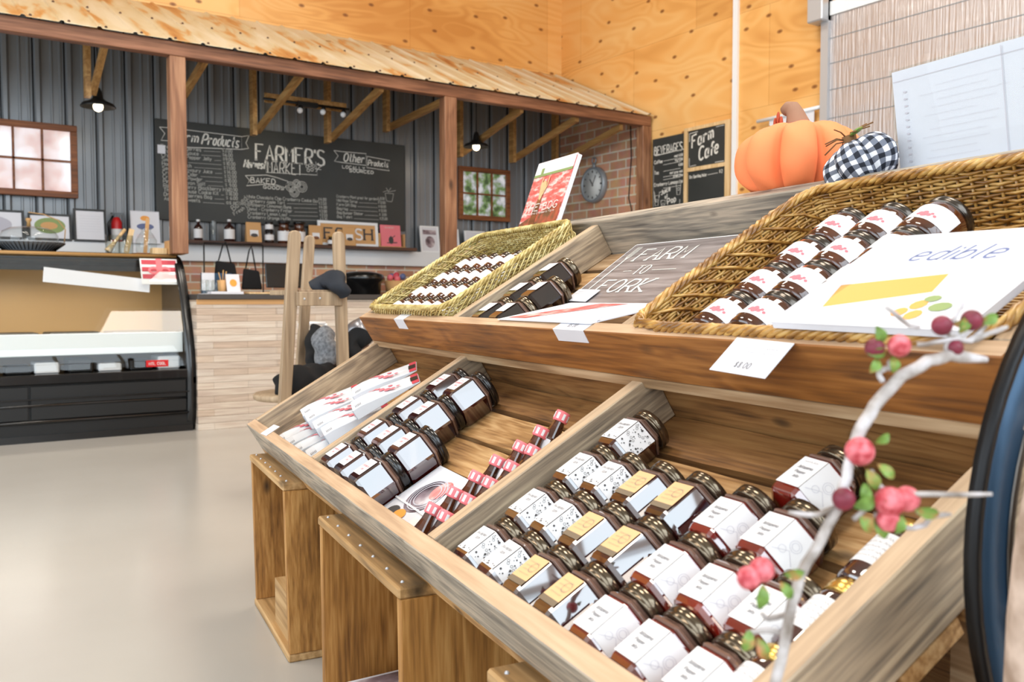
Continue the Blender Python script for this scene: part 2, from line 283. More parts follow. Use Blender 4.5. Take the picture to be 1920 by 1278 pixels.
ginghammat()

# ------------------------------------------------------------------ mesh builder
class MB:
    def __init__(s): s.v = []; s.f = []; s.mi = []; s.mats = []; s.sm = []; s.cur = 0; s.smooth = False; s.uv = {}
    def use(s, mat):
        if mat not in s.mats: s.mats.append(mat)
        s.cur = s.mats.index(mat); return s
    def add(s, vs, fs, M=None):
        o = len(s.v)
        s.v += [tuple(M @ Vector(v)) if M else tuple(v) for v in vs]
        for f in fs: s.f.append([i + o for i in f]); s.mi.append(s.cur); s.sm.append(s.smooth)
        return s
    def box(s, x0, x1, y0, y1, z0, z1, M=None):
        vs = [(x, y, z) for z in (z0, z1) for y in (y0, y1) for x in (x0, x1)]
        return s.add(vs, [(0, 2, 3, 1), (4, 5, 7, 6), (0, 1, 5, 4), (2, 6, 7, 3), (0, 4, 6, 2), (1, 3, 7, 5)], M)
    def hexa(s, p):  # 8 corners: bottom 4 (ccw), top 4
        return s.add(p, [(3, 2, 1, 0), (4, 5, 6, 7), (0, 1, 5, 4), (1, 2, 6, 5), (2, 3, 7, 6), (3, 0, 4, 7)])
    def prism(s, poly, z0, z1, M=None):
        n = len(poly); vs = [(x, y, z0) for x, y in poly] + [(x, y, z1) for x, y in poly]
        fs = [tuple(reversed(range(n))), tuple(range(n, 2 * n))] + [(i, (i + 1) % n, n + (i + 1) % n, n + i) for i in range(n)]
        return s.add(vs, fs, M)
    def lathe(s, prof, seg=24, M=None, a0=0, sides=None, cap=True):
        sm = s.smooth; s.smooth = sides is None
        n = sides or seg; vs = []; fs = []
        for r, z in prof:
            for i in range(n):
                a = a0 + 2 * PI * i / n; vs.append((r * math.cos(a), r * math.sin(a), z))
        for k in range(len(prof) - 1):
            for i in range(n): j = (i + 1) % n; fs.append((k * n + i, k * n + j, (k + 1) * n + j, (k + 1) * n + i))
        if cap: fs.append(tuple(reversed(range(n)))); fs.append(tuple((len(prof) - 1) * n + i for i in range(n)))
        s.add(vs, fs, M); s.smooth = sm; return s
    def tube(s, pts, r, seg=6, M=None, closed=False, flat=1.0):
        sm = s.smooth; s.smooth = True
        pts = [Vector(p) for p in pts]; n = len(pts); rs = r if isinstance(r, (list, tuple)) else [r] * n
        vs = []; fs = []; prev = None
        for i, p in enumerate(pts):
            a = pts[(i - 1) % n] if (i or closed) else p; b = pts[(i + 1) % n] if (i < n - 1 or closed) else p
            t = (b - a); t = t.normalized() if t.length > 1e-9 else Vector((0, 0, 1))
            if prev is None:
                u = t.cross(Vector((0, 0, 1)));  u = u if u.length > 1e-3 else t.cross(Vector((1, 0, 0))); u.normalize()
            else:
                u = prev - t * prev.dot(t); u = u.normalized() if u.length > 1e-6 else prev
            prev = u; w_ = t.cross(u)
            for k in range(seg):
                an = 2 * PI * k / seg; vs.append(p + u * (math.cos(an) * rs[i]) + w_ * (math.sin(an) * rs[i] * flat))
        m = n if closed else n - 1
        for i in range(m):
            for k in range(seg):
                a = i * seg + k; b = i * seg + (k + 1) % seg; c = ((i + 1) % n) * seg + (k + 1) % seg; d = ((i + 1) % n) * seg + k; fs.append((a, b, c, d))
        if not closed: fs.append(tuple(reversed(range(seg)))); fs.append(tuple((n - 1) * seg + k for k in range(seg)))
        s.add(vs, fs, M); s.smooth = sm; return s
    def ball(s, c, r, seg=12, rings=8, M=None, sc=(1, 1, 1)):
        prof = [(max(1e-4, r * math.sin(PI * k / rings)), -r * math.cos(PI * k / rings)) for k in range(rings + 1)]
        return s.lathe(prof, seg, (M or Matrix()) @ T(c) @ Matrix.Diagonal((*sc, 1)), cap=False)
    def quad(s, a, b, c, d, M=None): return s.add([a, b, c, d], [(0, 1, 2, 3)], M)
    def build(s, name, mat=None, parent=None, bevel=0, M=None, seg=1):
        me = bpy.data.meshes.new(name); me.from_pydata(s.v, [], s.f)
        names = s.mats or [mat]
        for n in names: me.materials.append(MATS[n])
        me.polygons.foreach_set('material_index', s.mi if s.mats else [0] * len(s.f)); me.polygons.foreach_set('use_smooth', s.sm)
        me.update(); o = bpy.data.objects.new(name, me); COL.objects.link(o)
        if parent: o.parent = parent
        if M is not None: o.matrix_local = M
        if bevel:
            b = o.modifiers.new('bevel', 'BEVEL'); b.width = bevel; b.segments = seg; b.limit_method = 'ANGLE'
        return o
def B(*a, M=None): return MB().box(*a, M=M)
def board(x0, x1, y0, y1, z0, z1, face, edge):
    m = MB().use(face).box(x0, x1, y0, y1, z0, z1); m.mats.append(edge); m.mi[1] = 1; return m
def tag(o, label, cat, group=None):
    o['label'] = label; o['category'] = cat
    if group: o['group'] = group
    return o
def thing(name, label, cat, M=None, group=None):
    o = bpy.data.objects.new(name, None); COL.objects.link(o); o.empty_display_size = .05
    if M is not None: o.matrix_world = M
    return tag(o, label, cat, group)
def one(name, mb, mat, label, cat, M=None, group=None, bevel=0):
    o = mb.build(name, mat, None, bevel)
    if M is not None: o.matrix_world = M
    return tag(o, label, cat, group)
def struct(name, mb, mat, parent=None, M=None, bevel=0):
    o = mb.build(name, mat, parent, bevel, M)
    if not parent: o['kind'] = 'structure'
    return o
def copytree(o, parent=None):
    c = o.copy(); COL.objects.link(c)
    if parent: c.parent = parent
    for ch in list(o.children): copytree(ch, c)
    return c
def place(proto, used, M, label, group=None):
    o = copytree(proto) if used else proto
    o.matrix_world = M; o['label'] = label
    if group: o['group'] = group
    return o

# ------------------------------------------------------------------ stroke lettering
GL = {
 'A': '00 39 60|13 53', 'B': '00 09 49 58 56 45 05|45 64 61 50 00', 'C': '68 49 29 07 02 20 40 61', 'D': '00 09 39 67 62 30 00', 'E': '69 09 00 60|05 45', 'F': '69 09 00|05 45',
 'G': '68 49 29 07 02 20 40 62 64 34', 'H': '09 00|69 60|05 65', 'I': '09 00', 'J': '49 41 20 01', 'K': '09 00|69 04 60', 'L': '09 00 60', 'M': '00 09 34 69 60', 'N': '00 09 60 69',
 'O': '29 07 02 20 40 62 67 49 29', 'P': '00 09 49 68 65 44 04', 'Q': '29 07 02 20 40 62 67 49 29|32 60', 'R': '00 09 49 68 65 44 04|34 60', 'S': '68 49 19 07 15 54 62 50 10 01',
 'T': '09 69|39 30', 'U': '09 02 20 40 62 69', 'V': '09 30 69', 'W': '09 10 36 50 69', 'X': '09 60|00 69', 'Y': '09 35 69|35 30', 'Z': '09 69 00 60',
 'a': '45 26 05 01 10 30 42|46 41 50', 'b': '09 00|04 26 45 41 20 01', 'c': '45 26 05 01 20 41', 'd': '49 40|45 26 05 01 20 41', 'e': '03 43 45 26 05 01 20 41', 'f': '48 29 17 10|05 35',
 'g': '45 26 05 01 20 41|46 4a 2b 0a', 'h': '09 00|04 26 45 40', 'i': '06 00|08 07', 'j': '26 2a 0b|28 27', 'k': '09 00|36 03 40', 'l': '09 01 10', 'm': '06 00|04 16 35 30|34 46 65 60', 'n': '06 00|04 26 45 40',
 'o': '26 05 01 20 41 45 26', 'p': '06 0b|04 26 45 41 20 01', 'q': '46 4b|45 26 05 01 20 41', 'r': '06 00|04 26 45', 's': '45 26 05 13 42 40 10 01', 't': '19 11 30|06 36', 'u': '06 01 20 41|46 40', 'v': '06 20 46', 'w': '06 10 25 40 56', 'x': '06 40|00 46',
 'y': '06 20|46 0b', 'z': '06 46 00 40', '0': '29 07 02 20 42 47 29', '1': '17 39 30', '2': '07 29 47 45 00 40', '3': '08 29 47 25 42 20 01', '4': '39 03 53|36 30', '5': '49 09 05 34 42 20 01', '6': '38 05 02 20 42 34 04', '7': '09 49 10', '8': '25 07 29 47 25 02 20 42 25', '9': '44 14 06 29 47 44 20',
 '$': '47 28 06 15 34 42 21 02|29 20', '.': '00 01', '-': '04 34', "'": '09 07', '&': '60 17 29 47 04 10 30 54', ' ': ''}
GW = {'I': 0, 'M': 6, 'i': 0, 'l': 1, '.': 0, "'": 0, 'm': 6, 'w': 5, ' ': 2, 'f': 3, 'r': 4, 't': 3, 'j': 2}
def gpts(ch):
    out = []
    for st in GL.get(ch, '').split('|'):
        if st: out.append([(int(p[0]), -(ord(p[1]) - 96) if p[1] in 'abc' else int(p[1])) for p in st.split()])
    return out
def gw(ch):
    if ch in GW: return GW[ch]
    p = [x for s in gpts(ch) for x, _ in s]; return max(p) if p else 2
def smooth(p, n=1):
    for _ in range(n):
        q = [p[0]]
        for a, b in zip(p, p[1:]): q += [(a[0] * .75 + b[0] * .25, a[1] * .75 + b[1] * .25), (a[0] * .25 + b[0] * .75, a[1] * .25 + b[1] * .75)]
        p = q + [p[-1]]
    return p
def ribbon(mb, pts, wd, M=None, z=0, contrast=0):
    n = len(pts)
    if n < 2: return
    L_, R_ = [], []
    for i, p in enumerate(pts):
        a = pts[max(0, i - 1)]; b = pts[min(n - 1, i + 1)]; dx, dy = b[0] - a[0], b[1] - a[1]; l = math.hypot(dx, dy) or 1; dx /= l; dy /= l
        h = wd / 2 * (1 - contrast + contrast * abs(dy)); L_.append((p[0] - dy * h, p[1] + dx * h, z)); R_.append((p[0] + dy * h, p[1] - dx * h, z))
    mb.add(L_ + R_, [(n + i, n + i + 1, i + 1, i) for i in range(n - 1)], M)
def text(mb, s, x, y, h, wd=None, M=None, z=.001, width=None, italic=0, serif=False, contrast=0, gap=2.4, rot=0, sm=None, align='l'):
    """write s from (x, y), capital height h"""
    u = h / 9; wd = wd or h * .1; tot = sum(gw(c) + gap for c in s) - gap
    kx = (width / (tot * u)) if width else 1.0
    X = 0
    if align == 'c': X = -tot / 2
    if align == 'r': X = -tot
    ca, sa = math.cos(rot), math.sin(rot)
    def mp(px, py): px, py = (px * u * kx + italic * py * u), py * u; return (x + px * ca - py * sa, y + px * sa + py * ca)
    for c in s:
        for st in gpts(c):
            if serif:
                for e in (st[0], st[-1]):
                    nb = st[1] if e is st[0] else st[-2]
                    if abs(e[1] - nb[1]) > 2 and e[1] in (0, 9): ribbon(mb, [mp(X + e[0] - 1.1, e[1]), mp(X + e[0] + 1.1, e[1])], wd * .55, M, z)
            p = st if (sm == 0 or (sm is None and all(c.isupper() and c in 'AEFHIKLMNTVWXYZ' for _ in (0,)))) else smooth(st, 1)
            ribbon(mb, [mp(X + a, b) for a, b in p], wd, M, z, contrast)
        X += gw(c) + gap
    return mb
def scrawl(mb, x, y, wd, h, M=None, z=.001, rnd=random, solid=.8):
    """a line of print too small to read"""
    X = 0
    while X < wd:
        L_ = min(wd - X, h * rnd.uniform(1.5, 4.5)); k = max(2, int(L_ / (h * .42)))
        pts = [(x + X + L_ * i / k, y + (h * rnd.uniform(.5, 1) if i % 2 else 0)) for i in range(k + 1)]
        ribbon(mb, pts, h * .2 * solid, M, z); X += L_ + h * .6
    return mb
def line(mb, pts, wd, M=None, z=.001): ribbon(mb, pts, wd, M, z); return mb
def ring(mb, x, y, r, wd, M=None, z=.001, n=12, sy=1): ribbon(mb, [(x + r * math.cos(2 * PI * i / n), y + sy * r * math.sin(2 * PI * i / n)) for i in range(n + 1)], wd, M, z); return mb
def disc(mb, x, y, r, M=None, z=.001, n=10, sy=1): mb.add([(x + r * math.cos(2 * PI * i / n), y + sy * r * math.sin(2 * PI * i / n), z) for i in range(n)], [tuple(range(n))], M); return mb
def rect(mb, x0, x1, y0, y1, M=None, z=.001): return mb.quad((x0, y0, z), (x1, y0, z), (x1, y1, z), (x0, y1, z), M)

# ================================================================== SETTING
XR, YB, YP = 6.87, 8.93, 7.3
struct('floor', B(-4, 7.2, -3.5, 9.2, -.1, 0), 'floor_epoxy')
struct('ceiling', B(-4, 7.2, -3.5, 9.2, 6.3, 6.4), 'ceiling_white')
# back wall: ribbed dark steel sheet below the roof, plywood above
mb = MB().box(-4, 7.2, YB + .01, YB + .2, 0, 3.8)
x = -1.0
while x < XR - .1:
    mb.prism([(x, YB + .01), (x + .02, YB - .022), (x + .05, YB - .022), (x + .07, YB + .01)], 1.3, 3.74)
    for k in (.135, .205): mb.prism([(x + k, YB + .01), (x + k + .006, YB + .002), (x + k + .018, YB + .002), (x + k + .024, YB + .01)], 1.3, 3.74)
    x += .252
wb = struct('wall_back', mb, 'wall_metal'); m = MB(); x = -1.0
while x < XR - .1: m.box(x - .006, x + .003, YB - .004, YB + .012, 1.53, 3.72); x += .252
m.build('panel_seam', 'rim_black', wb)
struct('wall_back_upper', B(-4, 7.2, YB, YB + .2, 3.74, 6.3), 'plywood_back')
struct('wall_right', B(XR, XR + .2, -3.5, YB + .2, 0, 6.3), 'plywood_right')
struct('wall_right_brick', MB().hexa([(XR - .02, YP + .12, 0), (XR, YP + .12, 0), (XR, YB, 0), (XR - .02, YB, 0), (XR - .02, YP + .12, 3.03), (XR, YP + .12, 3.03), (XR, YB, 3.72), (XR - .02, YB, 3.72)]), 'brick_x')
struct('wall_left', MB().box(-4.2, -4, -3.5, 9.2, 0, .5).box(-4.2, -4, -3.5, 9.2, 3.5, 6.3).box(-4.2, -4, 7, 9.2, .5, 3.5).box(-4.2, -4, 1.3, 2.1, .5, 3.5).box(-4.2, -4, -3.5, -3.2, .5, 3.5), 'white_paint')
struct('wall_front', MB().box(-4, 7.2, -3.7, -3.5, 0, 1.9).box(-4, -2.1, -3.7, -3.5, 1.9, 6.3).box(4.5, 7.2, -3.7, -3.5, 1.9, 6.3), 'white_paint')
m = MB(); [m.box(-2.1 + 1.1 * k - .03, -2.1 + 1.1 * k + .03, -3.36, -3.3, 1.9, 6.2) for k in range(7)]; m.box(-2.1, 4.5, -3.36, -3.3, 3.4, 3.46); struct('window_3', m, 'white_paint')
struct('wall_back_brick', B(-1, XR - .02, 8.8, 8.9, 0, 1.37), 'brick_y')
struct('trim_1', B(-1, XR - .02, 8.74, 8.92, 1.37, 1.53), 'white_paint', bevel=.004)
# joint strip up the plywood, corner post of the roller door
struct('trim_2', B(XR - .03, XR, 6.07, 6.13, 0, 6.3), 'white_paint')
for lx, ly in ((-.6, 1.2), (3.4, 1.0), (-.6, 5.0), (3.6, 5.0)):
    t = thing('ceiling_lamp', 'square warm ceiling lamp panel above the shop floor', 'lamp', T((lx, ly, 6.2)), 'ceiling lamp panels')
    MB().box(-.8, .8, -.8, .8, .03, .1).build('lamp_housing', 'white_paint', t)
# two small wooden framed windows in the dark wall
def window(name, x0, x1, z0, z1, cols, pane, fr=.055):
    y1 = YB - .03; y0 = y1 - .045
    m = MB().box(x0, x1, y0, y1, z0, z0 + fr).box(x0, x1, y0, y1, z1 - fr, z1).box(x0, x0 + fr, y0, y1, z0 + fr, z1 - fr).box(x1 - fr, x1, y0, y1, z0 + fr, z1 - fr)
    fo = struct(name, m, 'frame_timber', bevel=.004)
    m = MB(); zc = (z0 + z1) / 2
    m.box(x0 + fr, x1 - fr, y0 + .01, y1 - .01, zc - .009, zc + .009)
    for i in range(1, cols): xx = x0 + fr + (x1 - x0 - 2 * fr) * i / cols; m.box(xx - .009, xx + .009, y0 + .01, y1 - .01, z0 + fr, z1 - fr)
    m.build('glazing_bar', 'frame_timber', fo)
    B(x0 + fr, x1 - fr, y1 - .012, y1 - .004, z0 + fr, z1 - fr).build('pane', pane, fo)
window('window_1', .34, 1.35, 1.91, 2.555, 4, 'pane_left')
window('window_2', 5.34, 6.05, 1.93, 2.54, 3, 'pane_right')
# roller door lined with silver bubble foil, in a steel frame
dr = struct('door_1', MB().box(XR - .035, XR, 1.0, 5.0, 0, 3.5), 'bubble_foil')
m = MB()
for z in (.5, 1.0, 1.5, 2.0, 2.3, 2.6, 2.85, 3.08, 3.3): m.box(XR - .039, XR - .034, 1.0, 5.0, z, z + .007)
m.build('panel_joint', 'clock_grey', dr)
m = MB().box(XR - .07, XR, 5.0, 5.075, 0, 3.75); m.build('door_track', 'steel', dr)
B(XR - .05, XR, 1.0, 5.0, 3.5, 3.62).build('door_header', 'white_paint', dr)
B(XR - .16, XR - .005, 5.0, 5.16, 3.45, 4.2, ).build('track_bracket', 'steel', dr, .01)
# ================================================================== CANOPY OVER THE COUNTER
RY0, RZ0, RY1, RZ1 = 7.24, 3.008, YB - .02, 3.77                      # eave and top of the roof slope
def roofz(y): return RZ0 + (RZ1 - RZ0) * (y - RY0) / (RY1 - RY0)
m = MB(); x = -1.0; poly = []
while x < XR - .04:
    poly += [(x, 0), (x + .012, .014), (x + .03, .014), (x + .042, 0)]; x += .25
poly = [(min(px_, XR - .03), z_) for px_, z_ in poly] + [(XR - .03, 0)]
vs = [(px_, RY0, roofz(RY0) + z_) for px_, z_ in poly] + [(px_, RY1, roofz(RY1) + z_) for px_, z_ in poly]; n = len(poly)
vs += [(a, b, c - .004) for a, b, c in vs]
m.add(vs, [(i, i + 1, n + i + 1, n + i) for i in range(n - 1)] + [(2 * n + i, 3 * n + i, 3 * n + i + 1, 2 * n + i + 1) for i in range(n - 1)] + [(i, 2 * n + i, 2 * n + i + 1, i + 1) for i in range(n - 1)])
cn = thing('canopy', 'porch style canopy over the counter, rusty cream sheet roof on brown timber beam and posts', 'canopy', T((0, 0, 0)))
m.build('roof_sheet', 'rusty_sheet', cn)
sw = MB().ball((0, 0, 0), .011, 6, 4).build('roof_screw', 'shelf_timber', cn)
first = True
for k, (px_, z_) in enumerate(poly):
    if k % 4 == 3 and px_ > .4:
        for y in (RY0 + .04, RY0 + .8):
            o = sw if first else sw.copy()
            if not first: COL.objects.link(o); o.parent = cn
            o.location = (px_ + .03, y, roofz(y) + .004); first = False
B(-1, XR - .03, YP - .02, YP + .07, 2.895, 3.005).build('beam', 'beam_timber', cn, .005)
for x0, x1, z0 in ((1.775, 1.895, 1.363), (4.235, 4.365, 0), (6.72, 6.845, 0)): B(x0, x1, YP - .02, YP + .09, z0, 2.895).build('post', 'post_timber', cn, .005)
for a, e in (((197, 82), (175, 172)), ((385, 112), (345, 178)), ((565, 140), (475, 206)), ((715, 165), (602, 226)), ((833, 190), (728, 240)), ((978, 205), (858, 252)), ((1082, 222), (930, 268)), ((1165, 238), (1023, 279))):
    p = hitY(*a, YP + .07); q = hitX(*e, p.x); 
    if q.y > 8.55: q.y, q.z = 8.5, 2.62
    q.y = min(q.y, 8.5)
    m = MB().hexa([(p.x - .022, p.y, p.z - .03), (p.x + .022, p.y, p.z - .03), (q.x + .022, q.y, q.z - .03), (q.x - .022, q.y, q.z - .03), (p.x - .022, p.y, p.z + .035), (p.x + .022, p.y, p.z + .035), (q.x + .022, q.y, q.z + .035), (q.x - .022, q.y, q.z + .035)])
    m.build('brace', 'joist_timber', cn)
    MB().box(q.x - .065, q.x - .022, q.y - .05, q.y + .04, q.z - .05, roofz(q.y) - .01).build('hanger', 'joist_timber', cn)
    MB().hexa([(p.x - .02, YP + .07, 2.92), (p.x + .02, YP + .07, 2.92), (p.x + .02, YB - .03, roofz(YB) - .12), (p.x - .02, YB - .03, roofz(YB) - .12), (p.x - .02, YP + .07, 3.0), (p.x + .02, YP + .07, 3.0), (p.x + .02, YB - .03, roofz(YB) - .03), (p.x - .02, YB - .03, roofz(YB) - .03)]).build('rafter', 'joist_timber', cn)
m = MB().box(2.84, 3.62, 8.12, 8.2, 2.86, 2.9).box(2.84, 3.62, 8.2, 8.21, 2.83, 2.92); m.build('cross_board', 'joist_timber', cn)
# spot track
t = thing('spot_track', 'black light track with small white spot bulbs under the cross board above the menu', 'spotlight', T((3.2, 8.12, 2.86)))
B(-.08, .12, -.03, .03, -.04, 0).build('track_box', 'lamp_black', t)
MB().tube([(-.4, 0, -.015), (.45, 0, -.015)], .012).build('rail', 'lamp_black', t)
for px, py in ((517, 199), (563, 207), (606, 210), (644, 215)):
    q = hitY(px, py, 8.1) - Vector((3.2, 8.12, 2.86))
    MB().tube([(q.x, .0, -.01), (q.x + .008, -.01, q.z + .045)], .012).tube([(q.x + .008, -.01, q.z + .05), (q.x, -.02, q.z + .015)], [.018, .026]).build('spot_socket', 'lamp_black', t)
    MB().ball((q.x - .004, -.022, q.z), .028).build('bulb', 'bulb_off', t)
def spot(loc, tgt, e, size, blend=.8):
    l = bpy.data.lights.new('spot_light', 'SPOT'); l.energy = e; l.spot_size = math.radians(size); l.spot_blend = blend; l.color = (1, .82, .5); l.shadow_soft_size = .05
    o = bpy.data.objects.new('spot_light', l); COL.objects.link(o); o.location = loc; o.rotation_euler = (Vector(tgt) - Vector(loc)).to_track_quat('-Z', 'Y').to_euler()
spot((2.93, 8.02, 2.74), (2.93, 8.93, 2.55), 9, 80)
# pendant barn lamps
def barn(px, py, y, label):
    p = hitY(px, py, y); t = thing('pendant_lamp', label, 'lamp', T(p), 'barn pendant lamps')
    MB().lathe([(.135, -.005), (.138, 0), (.12, .025), (.07, .045), (.04, .07), (.032, .12), (.02, .15), (.004, .16)], 28, cap=False).lathe([(.132, -.004), (.116, .02), (.068, .04), (.036, .066)], 28, cap=False).build('lamp_shade', 'lamp_black', t)
    MB().ball((0, 0, .0), .04, 16, 10).build('bulb', 'bulb', t)
    MB().tube([(0, 0, .15), (0, 0, min(roofz(y), 5) - p.z - .02)], .006).build('cord', 'lamp_black', t)
    l = bpy.data.lights.new('pendant_light', 'POINT'); l.energy = 5; l.color = (1, .82, .6); l.shadow_soft_size = .04
    o = bpy.data.objects.new('pendant_light', l); COL.objects.link(o); o.location = p + Vector((0, 0, -.05))
barn(184, 200, 8.1, 'black barn pendant lamp hanging left of the menu board, over the display case')
barn(893, 275, 8.1, 'black barn pendant lamp hanging over the small window near the brick wall')

# ================================================================== BIG CHALKBOARD MENU
YBD = YB - .05
cbd = thing('chalkboard_menu', 'long chalkboard menu on the dark metal wall with FARMER\'S MARKET lettering', 'chalkboard', T((2.02, YBD, 1.76)))
MB().box(0, 2.63, 0, .025, 0, .945).build('board', 'chalkboard', cbd, .003)
W0 = Vector((2.02, YBD, 1.76)); FB = WALLB
def cb(px, py): p = hitY(px, py, YBD) - W0; return (p.x, p.z)
def cbh(px, py0, py1): return abs(cb(px, py0)[1] - cb(px, py1)[1])
m = MB()
def ct(s, px, py, h, px1=None, **k):
    a = cb(px, py); wdt = None
    if px1: wdt = cb(px1, py)[0] - a[0]
    text(m, s, a[0], a[1], h, M=FB, width=wdt, **k)
# banner FARM PRODUCTS
def poly_px(pts, wd=.006): line(m, [cb(*p) for p in pts], wd, FB)
poly_px([(299, 238), (322, 240), (322, 262), (352, 276), (453, 280), (453, 256), (322, 240)]); poly_px([(299, 238), (309, 250), (302, 263), (322, 264)]); poly_px([(453, 256), (467, 254), (461, 268), (466, 278), (453, 280)])
ct('Farm', 318, 262, .09, 370, italic=.25, wd=.013); ct('Products', 378, 270, .10, 446, italic=.25, wd=.014)
# FARMER'S / MARKET
ct("FARMER'S", 480, 299, .155, 608, serif=True, contrast=.5, wd=.024)
ct('MARKET', 502, 323, .115, 566, wd=.009); poly_px([(499, 297), (499, 323), (595, 328), (592, 303)], .005)
ct('Harvest', 457, 313, .075, 496, italic=.25, wd=.014)
for px, py in ((576, 312), (581, 310), (578, 319), (585, 318), (588, 311)): q = cb(px, py); ring(m, q[0], q[1], .015, .005, FB)
poly_px([(592, 322), (598, 314), (606, 310)]); poly_px([(590, 316), (602, 318)])
# BAKED banner
poly_px([(460, 329), (500, 328), (520, 333), (540, 340), (534, 352), (520, 347), (500, 345), (462, 348), (468, 338), (460, 329)]); ct('BAKED', 470, 342, .052, 516, wd=.008); ct('GOODS', 494, 353, .03, 532, wd=.006)
for px, py, r in ((545, 350, .05), (556, 344, .04), (566, 350, .055), (552, 360, .05)):
    q = cb(px, py)
    for k in (.4, .7, 1): ring(m, q[0], q[1], r * k, .004, FB, n=11 if k < 1 else 16)
# OTHER PRODUCTS
poly_px([(626, 282), (640, 284), (686, 288), (686, 310), (638, 304), (627, 302), (634, 292), (626, 282)]); poly_px([(688, 293), (731, 301), (724, 309), (730, 320), (688, 314), (688, 293)])
ct('Other', 644, 302, .085, 682, italic=.2, wd=.013); ct('Products', 690, 310, .06, 727, italic=.15, wd=.010)
ct('LOCALLY', 642, 315, .03, 684, wd=.006); ct('SOURCED', 655, 322, .03, 700, wd=.007)
m.build('chalk_headings', 'chalk', cbd)
m = MB()
left = [('Fresh Cranberries', '$3.00'), ('Cranberry Sauce', '$6.00'), ('Cranberry Pepper Jelly', '$9.00'), ('Small Jams', '$10.00'), ('Honey Crunch', '$11.00'), ('Sea Salt Savoury Juice', '$14.00'), ('Cranberry Cider', '$12.00'),
        ('Cranberry Powder', '$10.00'), ('Pink Himalayan Salt', '$ 9.00'), ('Raw Cranberry Blackberry Honey', '$19.00'), ('The Farmhouse Cookie Kit', '$18.00'), ('Dried Cranberries Bag', '$ 6.00'), ('Assorted Sweets', 'as priced')]
for i, (s, p) in enumerate(left):
    f = i / 12; a = cb(302 + 6 * f, 277 + 98 * f); b = cb(417 + 8 * f, 285 + 97 * f)
    text(m, s, a[0], a[1], .034, wd=.0062, M=FB, gap=1.9); text(m, p, b[0], b[1], .036, wd=.0065, M=FB, gap=1.9)
    x1 = a[0] + sum(gw(c) + 1.9 for c in s) * .034 / 9 + .02
    if x1 < b[0] - .03: line(m, [(x1, (a[1] + b[1]) / 2), (b[0] - .02, b[1])], .004, FB)
mid = [('White Chocolate Chip Cranberry Cookie Bar', '$4.00'), ('Cranberry Apple Tart', '$3.50'), ('Cranberry Cinnamon Buns', '$4.00'), ('Donut - Cranberry Fritter', '$3.00'), ('Cranberry Lemon Loaf', '$3.50'), ('Cranberry Orange Muffin', '$3.25')]
for i, (s, p) in enumerate(mid):
    f = i / 5; a = cb(463 + 2 * f, 371 + 38 * f); b = cb(597 + 3 * f, 376 + 37 * f)
    text(m, s, a[0], a[1], .031, wd=.0056, M=FB, gap=1.7); text(m, p, b[0], b[1], .032, wd=.0056, M=FB, gap=1.8)
    x1 = a[0] + sum(gw(c) + 1.7 for c in s) * .031 / 9 + .02
    if x1 < b[0] - .03: line(m, [(x1, (a[1] + b[1]) / 2), (b[0] - .02, b[1])], .004, FB)
right = [('Cranberry Plant (great for gardening)', '$ 8.00'), ('Wild Rose Syrup', '$12.00'), ('Farm Gift Bag', '$10.00'), ('Bog Mug', '$12.00'), ('Bog Bumper Sticker', '$ 2.00'), ('Bog T-shirt', '$25.00')]
for i, (s, p) in enumerate(right):
    f = i / 5; a = cb(631 + 1 * f, 370 + 38 * f); b = cb(708 + 4 * f, 374 + 38 * f)
    s_ = s.replace('(', '').replace(')', ''); text(m, s_, a[0], a[1], .028, wd=.0052, M=FB, gap=1.4, width=min(.5, sum(gw(c) + 1.4 for c in s_) * .028 / 9)); text(m, p, b[0], b[1], .03, wd=.0052, M=FB, gap=1.5)
    if i: x1 = a[0] + sum(gw(c) + 1.4 for c in s_) * .028 / 9 + .02; line(m, [(x1, (a[1] + b[1]) / 2), (b[0] - .01, b[1])], .004, FB)
a = cb(438, 395); text(m, 'Baked', a[0], a[1], .05, M=FB, rot=.7, wd=.007); a = cb(440, 404); text(m, 'Fresh Daily', a[0], a[1], .035, M=FB, rot=.6, wd=.006)
for p, q in (((718, 360), (727, 357)), ((727, 357), (724, 352)), ((727, 360), (733, 352)), ((727, 360), (742, 357)), ((722, 362), (725, 377)), ((725, 377), (735, 378)), ((735, 378), (738, 363)), ((722, 362), (738, 363))): line(m, [cb(*p), cb(*q)], .006, FB)
m.build('chalk_prices', 'chalk_soft', cbd)
B(.02, .09, -.004, 0, .62, .70).build('white_tag', 'paper', cbd)

# ================================================================== CAFE CHALKBOARDS ON THE PLYWOOD
XC = XR - .03
def cafe(name, y0, y1, z0, z1, label):
    t = thing(name, label, 'chalkboard', T((XC, y0, z0))); MB().box(-.0, .025, y1 - y0, 0, 0, z1 - z0).build('board', 'chalkboard', t); return t
t = cafe('cafe_chalkboard', 7.255, 6.775, 1.965, 2.75, 'tall narrow cafe chalkboard headed BEVERAGES next to the canopy post'); m = MB()
def rb(y0, z0): return lambda px, py: (lambda p: (y0 - p.y, p.z - z0))(hitX(px, py, XC))
q = rb(7.255, 1.965)
a = q(1227, 291); e = q(1283, 276); text(m, 'BEVERAGES', a[0], a[1] + .0, .085, M=WALLR, width=.42, wd=.011); line(m, [q(1229, 292), q(1284, 279)], .008, WALLR)
for s, x0, z in (('Coffee', .03, .515), ('Tea', .03, .40), ('Cranberry Lemonade', .03, .27)): text(m, s, x0, z, .035, M=WALLR, wd=.007, gap=1.6)
for z, w_ in ((.53, .2), (.49, .2), (.42, .24), (.36, .3), (.33, .2), (.24, .12)): line(m, [(.17, z), (.44 - .02 * random.random(), z + .004)], .004, WALLR)
